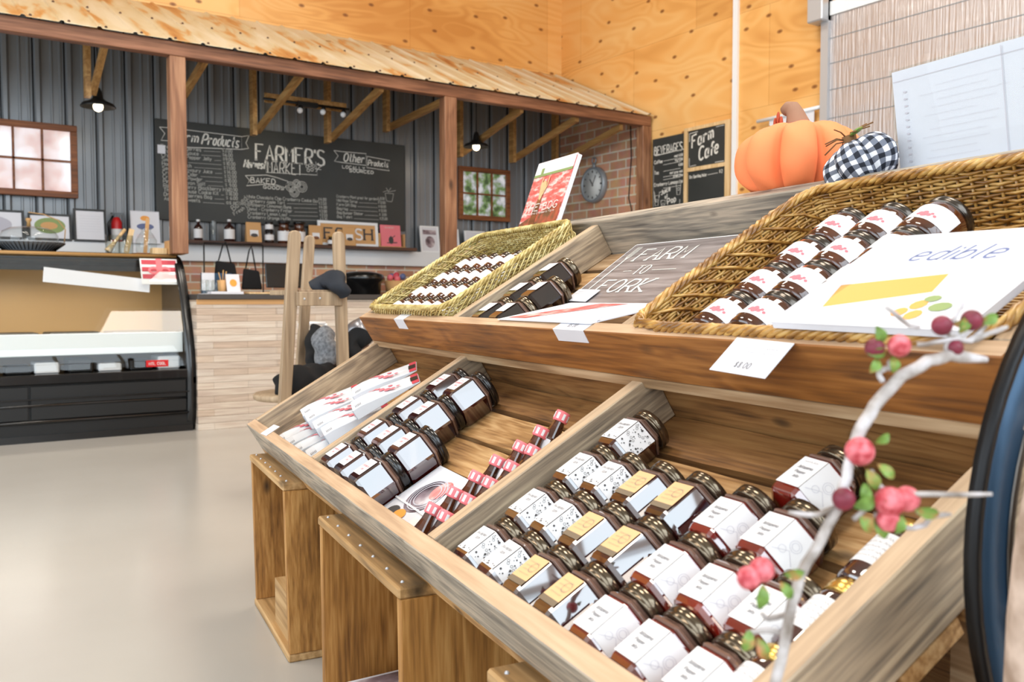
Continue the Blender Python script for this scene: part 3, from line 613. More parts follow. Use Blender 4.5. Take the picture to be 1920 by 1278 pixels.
for s, z in (('med $2.50', .55), ('lrg $3.00', .505), ('$2.00', .45), ('earl grey mint', .38), ('green chai', .34), ('$3.50', .27)): text(m, s, .46, z, .026, M=WALLR, wd=.0055, align='r', gap=1.4)
text(m, 'Juice', .14, .17, .05, M=WALLR, wd=.011, rot=.25, italic=.2); text(m, 'of', .2, .125, .04, M=WALLR, wd=.009, rot=.2); text(m, 'Pop', .24, .06, .06, M=WALLR, wd=.012, rot=.2)
line(m, [(.11, .15), (.11, .2), (.17, .21)], .006, WALLR); line(m, [(.36, .03), (.42, .03), (.42, .1)], .006, WALLR)
for cx, cz, h in ((.07, .06, .11), (.17, .02, .09), (.40, .15, .12)): line(m, [(cx - .035, cz + h), (cx - .022, cz), (cx + .022, cz), (cx + .035, cz + h), (cx - .035, cz + h)], .005, WALLR); ring(m, cx, cz + h * .5, .015, .004, WALLR)
line(m, [(.055, .1), (.03, .22)], .006, WALLR); line(m, [(.02, .01), (.02, .5)], .003, WALLR)
m.build('chalk_writing', 'chalk', t)
t = cafe('cafe_chalkboard', 6.715, 6.205, 2.375, 2.755, 'square chalkboard reading Farm Cafe, above the blank one'); m = MB()
text(m, 'Farm', .05, .20, .12, M=WALLR, wd=.018, italic=.25, rot=.22, width=.30); text(m, 'Cafe', .15, .06, .13, M=WALLR, wd=.02, italic=.25, rot=.18, width=.26)
for L_ in ([(.015, .27), (.015, .355), (.13, .36)], [(.015, .1), (.015, .015), (.11, .02)], [(.38, .37), (.49, .37)], [(.37, .015), (.49, .015)]): line(m, L_, .006, WALLR)
m.build('chalk_writing', 'chalk', t)
t = cafe('cafe_chalkboard', 6.715, 6.205, 1.965, 2.335, 'nearly blank lower chalkboard with one line of writing at its top'); m = MB()
text(m, 'Dry Sparkling Water', .02, .30, .03, M=WALLR, wd=.006, width=.24); line(m, [(.27, .31), (.41, .315)], .004, WALLR); text(m, '$2', .43, .31, .035, M=WALLR, wd=.006)
m.build('chalk_writing', 'chalk', t)
m = MB().box(XC - .012, XR, 6.725, 6.77, 1.93, 2.79).box(XC - .012, XR, 6.15, 6.205, 1.93, 2.79).box(XC - .012, XR, 6.205, 6.725, 2.335, 2.375).box(XC - .012, XR, 6.205, 6.725, 2.755, 2.79).box(XC - .012, XR, 6.15, 7.26, 1.91, 1.965)
one('board_frame', m, 'pale_timber', 'pale timber battens framing the cafe chalkboards on the plywood wall', 'frame')
# white paper roll holder behind the pumpkin
t = thing('banner', 'white hanging paper banner on a white rod beside the roller door', 'banner', T((0, 0, 0)))
p = hitX(1420, 228, XR - .05); q = hitX(1540, 200, XR - .05)
MB().tube([p, q], .018).build('rod', 'white_paint', t)
B(XR - .045, XR - .04, q.y + .08, p.y - .14, 1.9, p.z).build('paper_sheet', 'paper', t)
# round hanging clock on the bricks
t = thing('wall_clock', 'grey pocket watch shaped clock hanging on the brick side wall', 'clock', T((XR - .02, 8.225, 2.36)) @ Ry(-90))
MB().lathe([(.205, 0), (.215, .02), (.205, .07), (.185, .075), (.183, .055)], 40).build('clock_case', 'clock_grey', t)
MB().lathe([(.183, .05), (.183, .056)], 40).build('clock_face', 'clock_face', t)
m = MB()
def dial(a, r0, r1, wd): a = math.radians(a); m.box(-wd, wd, r0, r1, .057, .06, M=Rz(math.degrees(a)))
for k in range(12): dial(90 + k * 30, .14, .165, .005 if k % 3 else .009)
dial(-90 + 35, -.02, .085, .006); dial(-90 - 30, -.02, .12, .005); m.build('clock_hands', 'print_dark', t)
MB().tube([(.19, 0, .035), (.25, 0, .035)], .02).tube([(.285 + .035 * math.cos(a * PI / 6), .035 * math.sin(a * PI / 6), .035) for a in range(12)], .008, closed=True).build('clock_crown', 'clock_grey', t)
t = thing('power_cable', 'thin grey cable running down the brick wall right of the clock', 'cable', T((0, 0, 0)))
MB().tube([(XR - .03, 7.62, 3.0), (XR - .03, 7.6, 2.6), (XR - .03, 7.64, 2.15), (XR - .03, 7.6, 2.05), (XR - .03, 7.52, 1.7)], .006).build('cable_run', 'rim_black', t)

# ================================================================== BACK SHELF AND WHAT STANDS ON IT
one('wall_shelf', B(2.15, 4.66, 8.62, 8.9, 1.53, 1.563), 'shelf_timber', 'dark brown timber shelf along the wall under the chalkboard menu', 'shelf', bevel=.003)
ZS = 1.563
def bottle(x, y, z, h, r, neck, mat, cap, label, lab='label_white', name='bottle', cat='bottle', neck_mat=None, group='bottles and jars on the wall shelf', lz=(.12, .55)):
    t = thing(name, label, cat, T((x, y, z)), group)
    MB().lathe([(r * .9, 0), (r, .01), (r, h * .62), (r * .8, h * .7), (neck, h * .78), (neck, h * .9)], 20).build('glass_body', mat, t)
    MB().lathe([(neck * 1.25, h * .9), (neck * 1.25, h)], 14).build('cap', cap, t)
    MB().lathe([(r * 1.02, h * lz[0]), (r * 1.02, h * lz[1])], 20, cap=False).build('label', lab, t); return t
YS = 8.72
bottle(2.36, YS, ZS, .20, .04, .014, 'spirit_dark', 'bulb_off', 'small black bottle with a white cap, first on the wall shelf after the post')
t = thing('glass_flute', 'tall clear glass behind the two black bottles', 'glass', T((2.52, YS + .06, ZS)), None); MB().lathe([(.035, 0), (.035, .008), (.006, .015), (.006, .05), (.03, .1), (.033, .2)], 16, cap=False).build('glass_bowl', 'thin_glass', t)
bottle(2.655, YS, ZS, .215, .05, .015, 'spirit_dark', 'label_white', 'squat black bottle with a cream stopper, beside the first kraft bag')
def pouch(x, y, z, w_, h, label, mat='kraft', lab='label_white', lab2='print_dark', group='coffee pouches on the wall shelf'):
    t = thing('pouch', label, 'bag', T((x, y, z)), group)
    MB().hexa([(-w_ / 2, -.04, 0), (w_ / 2, -.04, 0), (w_ / 2, .04, 0), (-w_ / 2, .04, 0), (-w_ / 2, -.006, h), (w_ / 2, -.006, h), (w_ / 2, .006, h), (-w_ / 2, .006, h)]).build('bag_body', mat, t, .004)
    M_ = T((0, -.042, 0)) @ Rx(90 - math.degrees(math.atan(.034 / h)))
    rect(MB(), -w_ * .28, w_ * .28, h * .32, h * .62, M_, .002).build('label', lab, t)
    disc(MB(), 0, h * .36, w_ * .24, M_, .003, 14, .5).build('print', lab2, t); return t
pouch(2.89, YS, ZS, .15, .20, 'kraft pouch with round dark emblem, left most of the kraft pouches')
t = bottle(3.05, YS, ZS, .12, .045, .036, 'dark_sauce_glass', 'lid_black', 'small dark jar at the bottom of the stacked pair', name='jar', cat='jar', lz=(.25, .7), group=None)
t = bottle(3.05, YS, ZS + .12, .09, .04, .034, 'dark_sauce_glass', 'lid_black', 'small dark jar topping the stacked pair', name='jar', cat='jar', lz=(.2, .7), group=None)
bottle(3.2, YS, ZS, .225, .062, .05, 'sauce_glass', 'lid_black', 'large preserving jar with white label, left of the two large ones', name='jar', cat='jar')
bottle(3.36, YS, ZS, .225, .062, .05, 'sauce_glass', 'lid_black', 'large preserving jar with white label, right of the two large ones', name='jar', cat='jar')
pouch(3.53, YS, ZS, .14, .20, 'kraft pouch with a clear window, beside the large preserving jars', lab2='frame_timber')
pouch(3.72, YS + .05, ZS, .15, .21, 'white and red printed pouch behind the stool post', mat='label_white', lab='red_card')
bottle(3.68, YS - .07, ZS, .09, .04, .03, 'dark_sauce_glass', 'lid_gold', 'little jar standing in front of the white and red pouch', name='jar', cat='jar')
pouch(3.9, YS, ZS, .14, .2, 'kraft pouch just left of the FRESH sign')
t = thing('fresh_sign', 'white framed sign with the letters FRESH on wood', 'sign', T((3.57, YS, ZS)) @ Rx(-6))
MB().box(0, .68, 0, .02, 0, .03).box(0, .68, 0, .02, .23, .26).box(0, .03, 0, .02, .03, .23).box(.65, .68, 0, .02, .03, .23).build('frame', 'white_paint', t, .003)
B(.03, .65, .008, .016, .03, .23).build('backing', 'kraft', t)
m = MB(); text(m, 'FRE H', .07, .075, .11, M=T((0, .006, 0)) @ Rx(90), wd=.022, serif=True, contrast=.3, width=.54); m.build('letters', 'print_dark', t)
m = MB(); text(m, 'S', .42, .075, .11, M=T((0, .006, 0)) @ Rx(90), wd=.018); m.build('pale_letter', 'label_white', t)
t = thing('book', 'pink covered booklet leaning on the shelf at its right end', 'book', T((4.28, YS, ZS + .012)) @ Rx(-8))
B(0, .24, 0, .012, 0, .235).build('cover', 'pink_card', t)
m = MB(); disc(m, .12, .07, .03, T((0, -.001, 0)) @ Rx(90), 0, 10, 1.4); disc(m, .12, .1, .015, T((0, -.001, 0)) @ Rx(90), .0002); line(m, [(.12, .09), (.17, .12)], .008, T((0, -.001, 0)) @ Rx(90)); line(m, [(.07, .04), (.19, .045)], .01, T((0, -.001, 0)) @ Rx(90)); m.build('cover_picture', 'print_dark', t)
m = MB(); text(m, 'CRANBERRY', .05, .2, .014, M=T((0, -.001, 0)) @ Rx(90), wd=.002); m.build('title', 'chalk', t)
one('book_stand', B(4.25, 4.56, YS - .03, YS + .02, ZS - .0, ZS + .012).box(4.25, 4.265, YS - .01, YS + .1, ZS, ZS + .15).box(4.545, 4.56, YS - .01, YS + .1, ZS, ZS + .15), 'kraft', 'small wooden stand holding the pink booklet', 'stand')
# framed pictures standing on the white ledge
def picture(x0, x1, h, z, y, frame, label, art, wd=.018, tilt=-8, name='framed_picture', group='framed pictures on the white ledge'):
    t = thing(name, label, 'picture', T((x0, y, z)) @ Rx(tilt), group); W = x1 - x0
    MB().box(0, W, 0, .018, 0, wd).box(0, W, 0, .018, h - wd, h).box(0, wd, 0, .018, wd, h - wd).box(W - wd, W, 0, .018, wd, h - wd).build('frame', frame, t)
    B(wd, W - wd, .006, .014, wd, h - wd).build('print_sheet', 'paper', t)
    PM = T((0, .005, 0)) @ Rx(90)
    for mat, fn in art: mm = MB(); fn(mm, W, h, PM); mm.build('print', mat, t)
    return t
def blobs(cx, cy, sx, sy, k=1): return lambda m, W, h, PM: disc(m, W * cx, h * cy, W * sx, PM, .0005 * k, 20, h * sy / (W * sx))
def lines_(n, y0, y1): 
    def f(m, W, h, PM):
        for i in range(n): scrawl(m, W * .18, h * (y0 + (y1 - y0) * i / n), W * .64, .008, PM)
    return f
ZL = 1.53
picture(.30, .90, .25, ZL - .01, 8.72, 'black_trim', 'wide black framed print of a pale oval, at the left end of the ledge', [('print_pale', blobs(.55, .5, .3, .3))])
picture(.93, 1.27, .235, ZL - .01, 8.72, 'black_trim', 'black framed print with a green oval, behind the cake dome', [('green_print', blobs(.5, .55, .36, .3)), ('kraft', blobs(.48, .55, .2, .14, 2))])
picture(1.29, 1.555, .295, ZL - .01, 8.72, 'black_trim', 'black framed certificate left of the fire extinguisher', [('print_pale', lines_(7, .3, .85))])
picture(1.76, 2.01, .30, ZL - .01, 8.70, 'paper', 'white card with a small sun and wave drawing, right of the fire extinguisher', [('orange_shape', blobs(.5, .78, .16, .08)), ('print_blue', blobs(.5, .52, .3, .1)), ('print_pink', lines_(2, .18, .3))], wd=.004)
def jarpic(m, W, h, PM): disc(m, W * .5, h * .4, W * .25, PM, .001, 16, 1.1); rect(m, W * .15, W * .85, h * .68, h * .85, PM)
picture(4.80, 5.04, .30, ZL, 8.78, 'white_paint', 'white framed photo of a jar in snow, right of the wall shelf', [('dark_photo', jarpic)])
picture(5.08, 5.30, .28, ZL, 8.78, 'white_paint', 'white framed photo partly behind the canopy post', [('dark_photo', blobs(.5, .5, .25, .25))])
picture(5.38, 5.66, .27, ZL, 8.78, 'white_paint', 'white framed print below the small right window', [('green_print', blobs(.4, .5, .25, .2))])
picture(5.72, 6.0, .27, ZL, 8.78, 'white_paint', 'white framed landscape print nearest the brick wall', [('green_print', blobs(.5, .5, .35, .15))])
t = thing('stone_ornament', 'rounded tan boulder ornament between two framed prints', 'ornament', T((5.6, 8.66, ZL)))
MB().ball((0, 0, .1), .12, 16, 10, sc=(1.1, .6, .85)).build('stone', 'grey_timber', t)
# fire extinguisher on the wall
t = thing('fire_extinguisher', 'red fire extinguisher hanging between the certificate and the sun drawing', 'fire extinguisher', T((1.665, 8.86, 1.45)))
MB().lathe([(.04, 0), (.047, .01), (.047, .26), (.03, .3), (.018, .31)], 20).build('cylinder_body', 'red_enamel', t)
MB().lathe([(.0475, .1), (.0475, .2)], 20, cap=False).build('label', 'label_white', t)
MB().box(-.05, .06, -.01, .01, .335, .35).box(-.02, .02, -.015, .015, .3, .34).build('valve_handle', 'black_plastic', t)
MB().tube([(-.03, 0, .32), (-.07, 0, .25), (-.06, 0, .08)], .009).build('hose', 'black_plastic', t)

# ================================================================== COUNTER
ct_ = thing('service_counter', 'long service counter clad in pale reclaimed boards with a dark top', 'counter', T((0, 0, 0)))
B(1.86, 6.6, 6.96, 7.2, 0, 1.0).build('cladding', 'cladding', ct_)
B(1.862, 6.6, 6.93, 7.28, 1.005, 1.045).build('countertop', 'counter_top', ct_, .004)
B(1.862, 2.9, 6.955, 6.965, .965, 1.004).build('top_rail', 'kraft', ct_)
B(1.0, 6.8, 8.2, 8.75, 0, 1.02).build('back_bench', 'counter_top', ct_)
ZC = 1.045
t = thing('jar_rack', 'clear jars in a rack at the left end of the counter', 'rack', T((1.99, 7.08, ZC)))
for k in range(3):
    MB().lathe([(.03, 0), (.034, .01), (.034, .1), (.028, .11)], 14, M=T((-.035 + k * .045, 0, 0))).build('jar', 'thin_glass', t)
B(-.07, .1, -.05, .05, 0, .004).build('tray', 'label_white', t)
t = thing('pen_cup', 'brown cardboard pen cup with pens on the counter', 'cup', T((2.1, 7.09, ZC)))
MB().lathe([(.035, 0), (.04, .11)], 16).build('cup', 'kraft', t)
MB().tube([(0, 0, .05), (-.03, 0, .17)], .005).tube([(.01, 0, .05), (.03, 0, .18)], .005).tube([(0, .01, .05), (.01, .01, .19)], .005).build('pen', 'gold_brown', t)
t = thing('flyer_stand', 'small white flyer with orange print standing on the counter', 'leaflet', T((2.17, 7.02, ZC)) @ Rz(8) @ Rx(-12)); B(-.055, .055, 0, .006, 0, .16).build('card', 'paper', t)
m = MB(); disc(m, 0, .09, .03, T((0, -.001, 0)) @ Rx(90)); m.build('print', 'orange_shape', t)
one('paper_stack', B(1.97, 2.22, 6.95, 7.05, ZC, ZC + .02), 'paper', 'stack of pale papers lying on the counter edge', 'paper')
one('serving_board', B(2.28, 2.58, 7.0, 7.12, ZC, ZC + .015), 'pale_timber', 'thin pale wooden board lying on the counter', 'board', bevel=.004)
t = thing('box', 'blue and white printed carton standing behind the jar rack', 'box', T((1.98, 7.24, ZC))); B(0, .24, 0, .03, 0, .17).build('carton', 'blue_steel', t); B(-.0, .1, -.002, 0, .03, .17).build('label', 'paper', t)
def tote(x, y, w_, h, hh, z, label):
    t = thing('tote_bag', label, 'bag', T((x, y, z)), None)
    MB().hexa([(-w_ / 2, -.03, 0), (w_ / 2, -.03, 0), (w_ / 2, .03, 0), (-w_ / 2, .03, 0), (-w_ * .42, -.012, h), (w_ * .38, -.012, h - .02), (w_ * .38, .012, h - .02), (-w_ * .42, .012, h)]).build('bag_body', 'black_cloth', t, .01)
    MB().tube([(-w_ * .3, 0, h), (-w_ * .12, 0, h + hh * .8), (0, 0, h + hh), (w_ * .05, 0, h + hh * .8), (w_ * .22, 0, h - .02)], .012, flat=.4).build('strap', 'black_cloth', t)
tote(2.28, 7.6, .2, .2, .16, 1.13, 'black tote bag hanging behind the blue carton on the counter')
tote(2.5, 7.6, .17, .18, .19, 1.09, 'black tote bag hanging in front of the brick back wall, right of the other')
one('bag_rail', MB().tube([(2.1, 7.6, 1.475), (2.6, 7.6, 1.475)], .006).tube([(2.1, 7.6, 1.475), (2.1, 7.6, 0)], .006).tube([(2.6, 7.6, 1.475), (2.6, 7.6, 0)], .006), 'rim_black', 'thin dark rail carrying the two black tote bags', 'rail')
one('bench_stool', B(2.15, 2.75, 7.55, 7.9, 0, .4), 'counter_top', 'low dark cupboard behind the counter under the tote bags', 'cupboard')
t = thing('till_screen', 'black till screen on the counter behind the stool post', 'screen', T((2.68, 7.15, ZC)))
B(-.2, .2, 0, .02, .06, .26, M=Rx(-12)).build('display', 'black_plastic', t, .004); B(-.03, .03, 0, .04, 0, .1).build('foot', 'steel', t); B(-.1, .1, -.04, .09, 0, .012).build('base', 'black_plastic', t, .003)
t = thing('roasting_pan', 'black oval lidded pan on the back bench', 'pan', T((3.92, 8.45, 1.02)))
MB().lathe([(.15, 0), (.19, .02), (.2, .15), (.24, .19), (.22, .24), (.12, .27)], 28).build('pan_body', 'black_plastic', t); 
t = thing('basket', 'small tan basket of wrapped treats on the back bench', 'basket', T((4.32, 8.45, 1.02)))
MB().lathe([(.1, 0), (.13, .18), (.12, .18)], 20).build('basket_body', 'kraft', t)
m = MB()
for k in range(9):
    m.use(('print_pink', 'print_blue', 'label_white', 'red_card')[k % 4]); m.ball((random.uniform(-.09, .09), random.uniform(-.06, .06), .2 + random.uniform(0, .05)), .035, 8, 6)
m.build('wrapped_treats', None, t)

# ================================================================== DISPLAY FRIDGE
fr = thing('display_fridge', 'black curved glass deli display case at the left end of the counter', 'display case', T((0, 0, 0)))
XL, XE = -.9, 1.855
prof = [(7.06, .0), (7.0, .1), (6.985, .3), (6.985, .48), (7.02, .66), (7.09, .85), (7.16, 1.02), (7.24, 1.18), (7.31, 1.28), (7.39, 1.335), (7.5, 1.36)]
def yzprism(mb, poly, x0, x1):
    n = len(poly); vs = [(x0, a, b) for a, b in poly] + [(x1, a, b) for a, b in poly]
    return mb.add(vs, [tuple(range(n)), tuple(reversed(range(n, 2 * n)))] + [(i, n + i, n + (i + 1) % n, (i + 1) % n) for i in range(n)])
pr2 = smooth(prof, 2)
def inset(p, d):
    out = []
    for i, q in enumerate(p):
        a = p[max(0, i - 1)]; b = p[min(len(p) - 1, i + 1)]; dx, dy = b[0] - a[0], b[1] - a[1]; l = math.hypot(dx, dy); out.append((q[0] + dy / l * d, q[1] - dx / l * d))
    return out
yzprism(MB(), pr2 + [(8.0, 1.36), (8.0, 0)], XE - .02, XE).build('side_panel', 'black_plastic', fr)
m = MB(); ins = inset(pr2, .055); n = len(pr2)
vs = [(x, a, b) for x in (XE - .06, XE + .005) for a, b in pr2 + ins]
k = 2 * n
m.add(vs, [(i, i + 1, k + i + 1, k + i) for i in range(n - 1)] + [(n + i, k + n + i, k + n + i + 1, n + i + 1) for i in range(n - 1)] + [(i, n + i, n + i + 1, i + 1) for i in range(n - 1)] + [(k + i, k + i + 1, k + n + i + 1, k + n + i) for i in range(n - 1)])
m.sm = [True] * len(m.f); m.build('end_trim', 'black_plastic', fr)
gl = [p for p in inset(pr2, .02) if .46 < p[1]]
n = len(gl); m = MB(); m.smooth = True
m.add([(XL, a, b) for a, b in gl] + [(XE - .05, a, b) for a, b in gl], [(i, n + i, n + i + 1, i + 1) for i in range(n - 1)]); m.build('curved_glass', 'thin_glass', fr)
m = MB().box(XL, XE - .02, 7.42, 8.0, 1.335, 1.362); m.build('top_slab', 'black_plastic', fr, .006)
m = MB().tube([(XL, 7.40, 1.345), (XE - .03, 7.40, 1.345)], .013, 10); m.build('top_nosing', 'gold_brown', fr)
B(XL, XE - .06, 7.40, 7.46, 1.22, 1.32).build('lamp_canopy', 'black_plastic', fr)
B(XL, XE - .02, 7.02, 8.0, .04, .44).build('base', 'black_trim', fr)
m = MB()
for z in (.44, .26, .145): m.tube([(XL, 7.005, z), (XE - .06, 7.005, z)], .013, 6)
m.box(XL, XE - .05, 6.985, 7.03, .30, .31); m.build('bumper_strip', 'black_plastic', fr)
B(XL, XE - .05, 6.99, 7.05, .405, .475).build('front_rail', 'black_plastic', fr, .008)
for x0, x1 in ((-.9, .72), (.735, XE - .07)): B(x0, x1, 6.998, 7.02, .16, .395).build('kick_panel', 'black_trim', fr, .003)
B(XL, XE - .02, 7.01, 7.06, .0, .05).build('toe_strip', 'black_plastic', fr)
B(XL, XE - .02, 7.93, 7.97, .45, 1.33).build('back_panel', 'gold_brown', fr)  # golden colour stands in for plywood reflected in the curved glass
B(XL, XE - .06, 7.14, 7.92, .655, .69).build('upper_deck', 'deck_white', fr, .004)
B(XL, XE - .06, 7.11, 7.15, .60, .755).build('price_rail', 'deck_white', fr, .004)
B(XL, XE - .06, 7.05, 7.92, .45, .47).build('lower_deck', 'lid_steel', fr)
B(XL, XE - .06, 7.5, 7.9, .72 - .72 + .69, .70).build('deck_mat', 'black_trim', fr)
for k in range(5): B(-.4 + k * .44, -.02 + k * .44, 7.5, 7.88, .70, .75).build('food_tray', 'black_trim', fr, .01)
for k, (x, c) in enumerate(((.6, 'black_trim'), (.78, 'label_white'), (1.0, 'black_trim'), (1.2, 'label_white'), (1.42, 'black_trim'), (1.62, 'label_white'))):
    MB().box(x, x + .16, 7.15, 7.4, .47, .53 + .02 * (k % 3)).build('food_pack', c, fr, .01)
l = area('case_light', (.5, 7.46, 1.21), (0, -.15, -1), 2.5, .05, 34, (1, .95, .86))
m = MB(); m.box(1.5, 1.66, 7.0, 7.006, .50, .55); o = m.build('badge', 'red_enamel', fr, .002)
m = MB(); text(m, 'MTL COOL', 1.52, .515, .02, M=T((0, 6.998, 0)) @ WALLB, wd=.003, width=.12); m.build('badge_letters', 'label_white', o)
# menu strip hanging inside glass
q0 = [hitX(px, py, 0) for px, py in ()]
m = MB(); P = [hitY(82, 500, 7.33), hitY(281, 524, 7.33), hitY(280, 548, 7.28), hitY(80, 528, 7.28)]
one('paper_banner', MB().hexa([p - Vector((0, .004, 0)) for p in reversed(P)] + [p for p in reversed(P)]), 'paper', 'long pale paper strip hanging behind the case glass', 'paper')
t = thing('gift_card', 'red striped gift box card with a pink bow on the case glass', 'card', T((0, 0, 0)))
p = hitY(265, 480, 7.27); e = hitY(335, 480, 7.27); GM = T((p.x, 7.265, p.z - .2)) @ Rx(-22); wd = e.x - p.x
B(0, wd, 0, .004, -.015, .2, M=None).build('card', 'label_white', t, M=GM)
m = MB(); PM = GM @ T((0, -.001, 0)) @ Rx(90)
for k in range(3): rect(m, .01, wd - .01, .03 + k * .06, .068 + k * .06, PM)
m.build('stripes', 'red_card', t)
m = MB(); rect(m, wd * .42, wd * .58, .02, .2, PM, .002); ring(m, wd * .35, .1, .035, .018, PM, .003, sy=.7); ring(m, wd * .65, .1, .035, .018, PM, .003, sy=.7); m.build('bow', 'gingham_pink', t)
# things on the case
ZT = 1.362
t = thing('cake_stand', 'glass domed cake stand with a ribbed grey plate on the display case', 'cake stand', T((.82, 7.66, ZT)))
MB().lathe([(.16, 0), (.17, .01), (.24, .065), (.25, .07), (.24, .075), (.0, .07)], 48).build('plate', 'clock_grey', t)
m = MB()
for k in range(48): a = 2 * PI * k / 48; m.tube([(.175 * math.cos(a), .175 * math.sin(a), .012), (.245 * math.cos(a), .245 * math.sin(a), .066)], .004, 4)
m.build('ribs', 'lid_steel', t)
MB().lathe([(.2, .075), (.2, .12), (.18, .155), (.13, .18), (.03, .195), (.001, .197)], 32, cap=False).build('dome', 'thin_glass', t)
MB().lathe([(.015, .195), (.012, .225), (.022, .24), (.018, .255)], 14).build('knob', 'gold_brown', t)
MB().tube([(.24, 0, .07), (.25, 0, .18), (.2, 0, .25), (.1, 0, .29), (0, 0, .3)], .004).build('handle', 'gold_brown', t)
def mug(x, y, label, r=.055, h=.15, items=()):
    t = thing('glass_jar', label, 'jar', T((x, y, ZT)), 'glass jars of utensils on the display case')
    MB().lathe([(r, 0), (r * 1.02, .005), (r, h), (r * .94, h), (r * .94, .008), (.001, .008)], 20, cap=False).build('glass_body', 'thin_glass', t); return t
mug(1.40, 7.62, 'square glass jar holding a leaning wooden scoop, left of the other jars')
one('wooden_scoop', MB().tube([(1.36, 7.6, ZT + .02), (1.42, 7.62, ZT + .1), (1.5, 7.66, ZT + .2)], [.03, .012, .014]), 'pale_timber', 'wooden scoop leaning inside the left glass jar', 'scoop')
mug(1.5, 7.64, 'glass jar with wooden tongs, middle of the three glass jars')
one('wooden_tongs', MB().box(-.02, .02, -.006, .006, 0, .2), 'pale_timber', 'wooden tongs standing in the middle glass jar', 'tongs', T((1.5, 7.64, ZT + .01)) @ Ry(14))
t = thing('bottle', 'clear glass carafe on a round wooden coaster, holding a wooden spatula', 'bottle', T((1.66, 7.66, ZT)))
MB().lathe([(.07, .015), (.08, .03), (.08, .12), (.05, .17), (.035, .19), (.04, .22)], 20, cap=False).build('glass_body', 'thin_glass', t); MB().lathe([(.11, 0), (.11, .014)], 28).build('coaster', 'honey_timber', t)
one('wooden_spatula', MB().box(-.014, .014, -.005, .005, 0, .28), 'kraft', 'tan wooden spatula standing in the glass carafe', 'spatula', T((1.65, 7.66, ZT + .02)) @ Ry(5))
t = thing('bottle', 'clear spirit bottle with a red capsule on a cardboard box', 'bottle', T((1.84, 7.5, ZT + .11)))
MB().lathe([(.035, 0), (.037, .01), (.037, .13), (.016, .17), (.014, .25)], 18).build('glass_body', 'thin_glass', t); MB().lathe([(.036, .0), (.036, .02)], 18).build('liquor', 'amber', t)
MB().lathe([(.038, .025), (.038, .12)], 18, cap=False).build('label', 'label_white', t); MB().lathe([(.016, .17), (.016, .26)], 12).build('capsule', 'pink_card', t)
one('cardboard_box', B(1.775, 1.90, 7.42, 7.56, ZT, ZT + .11), 'kraft', 'plain kraft box under the spirit bottle', 'box', bevel=.003)
one('cardboard_box', B(1.66, 1.77, 7.44, 7.54, ZT, ZT + .05), 'pale_timber', 'low pale box beside the taller kraft box', 'box', bevel=.003)

# ================================================================== JAM DISPLAY: TWO SLANTED BINS
random.seed(11)
U0, U1, DIV = .64, 3.12, (2.29, 1.43)
def wav(a, b, y, amp, n=26):
    r1, r2, r3 = random.random() * 9, random.random() * 9, random.random() * 9
    return [(a + (b - a) * i / n, y + amp * (math.sin(i * .55 + r1) * .5 + math.sin(i * 1.4 + r2) * .3 + math.sin(i * 3.1 + r3) * .15)) for i in range(n + 1)]
def make_bin(name, label, M, front, side, back, slats, L=.56, H=.1, th=.034, divth=.036, nsl=5, skip=0):
    t = thing(name, label, 'display bin', M)
    x0, x1 = -U1, -U0
    board(x0, x1, 0, th, 0, H, front, 'sawn_edge').build('front_board', None, t, .002)
    for x in (x0, x1 - th): board(x, x + th, th, L, 0, H, side, 'sawn_edge_up').build('side_board', None, t, .002)
    for u in DIV: board(-u - divth / 2, -u + divth / 2, th, L, 0, H - .002, side, 'sawn_edge_up').build('divider', None, t, .002)
    for k in range(nsl):
        y0 = 0 if k == 0 else L * k / nsl + .008; y1 = L * (k + 1) / nsl - .007
        a = wav(x0, x1, y0, .0 if k == 0 else .005); b = wav(x1, x0, y1, .005)
        MB().prism(a + b, -.022, -.0005).build('slat', slats[k % len(slats)], t)
    return t
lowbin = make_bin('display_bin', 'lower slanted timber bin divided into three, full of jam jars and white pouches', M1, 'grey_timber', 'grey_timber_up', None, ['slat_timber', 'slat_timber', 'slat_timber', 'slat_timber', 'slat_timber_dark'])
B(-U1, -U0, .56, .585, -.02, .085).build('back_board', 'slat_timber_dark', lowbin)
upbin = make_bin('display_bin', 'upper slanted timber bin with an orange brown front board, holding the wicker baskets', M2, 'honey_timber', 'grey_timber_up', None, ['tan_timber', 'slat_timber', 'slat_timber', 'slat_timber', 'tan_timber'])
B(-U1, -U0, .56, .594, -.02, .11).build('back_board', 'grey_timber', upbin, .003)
# flat top plank behind, uprights down to the floor
B(-U1, -U0, 1.40, 1.66, 1.20, 1.229).build('top_plank', 'grey_timber', upbin, .003, M2.inverted() @ MD)
m = MB()
for u in (.70, 1.9, 3.06):
    B(-u - .03, -u + .03, 1.56, 1.62, 0, 1.20).build('rear_upright', 'tan_timber', upbin, M=M2.inverted() @ MD)
    B(-u - .03, -u + .03, .95, 1.01, 0, .68).build('front_upright', 'tan_timber', lowbin, M=M1.inverted() @ MD)
B(-U1, -U0, 1.50, 1.56, .6, .68).build('cross_rail', 'tan_timber', upbin, M=M2.inverted() @ MD)
B(-U1, -U0, 1.62, 1.64, 0, 1.20).build('back_panel', 'slat_timber_dark', upbin, M=M2.inverted() @ MD)  # unseen panel added to block light, so the space under the bins is dark
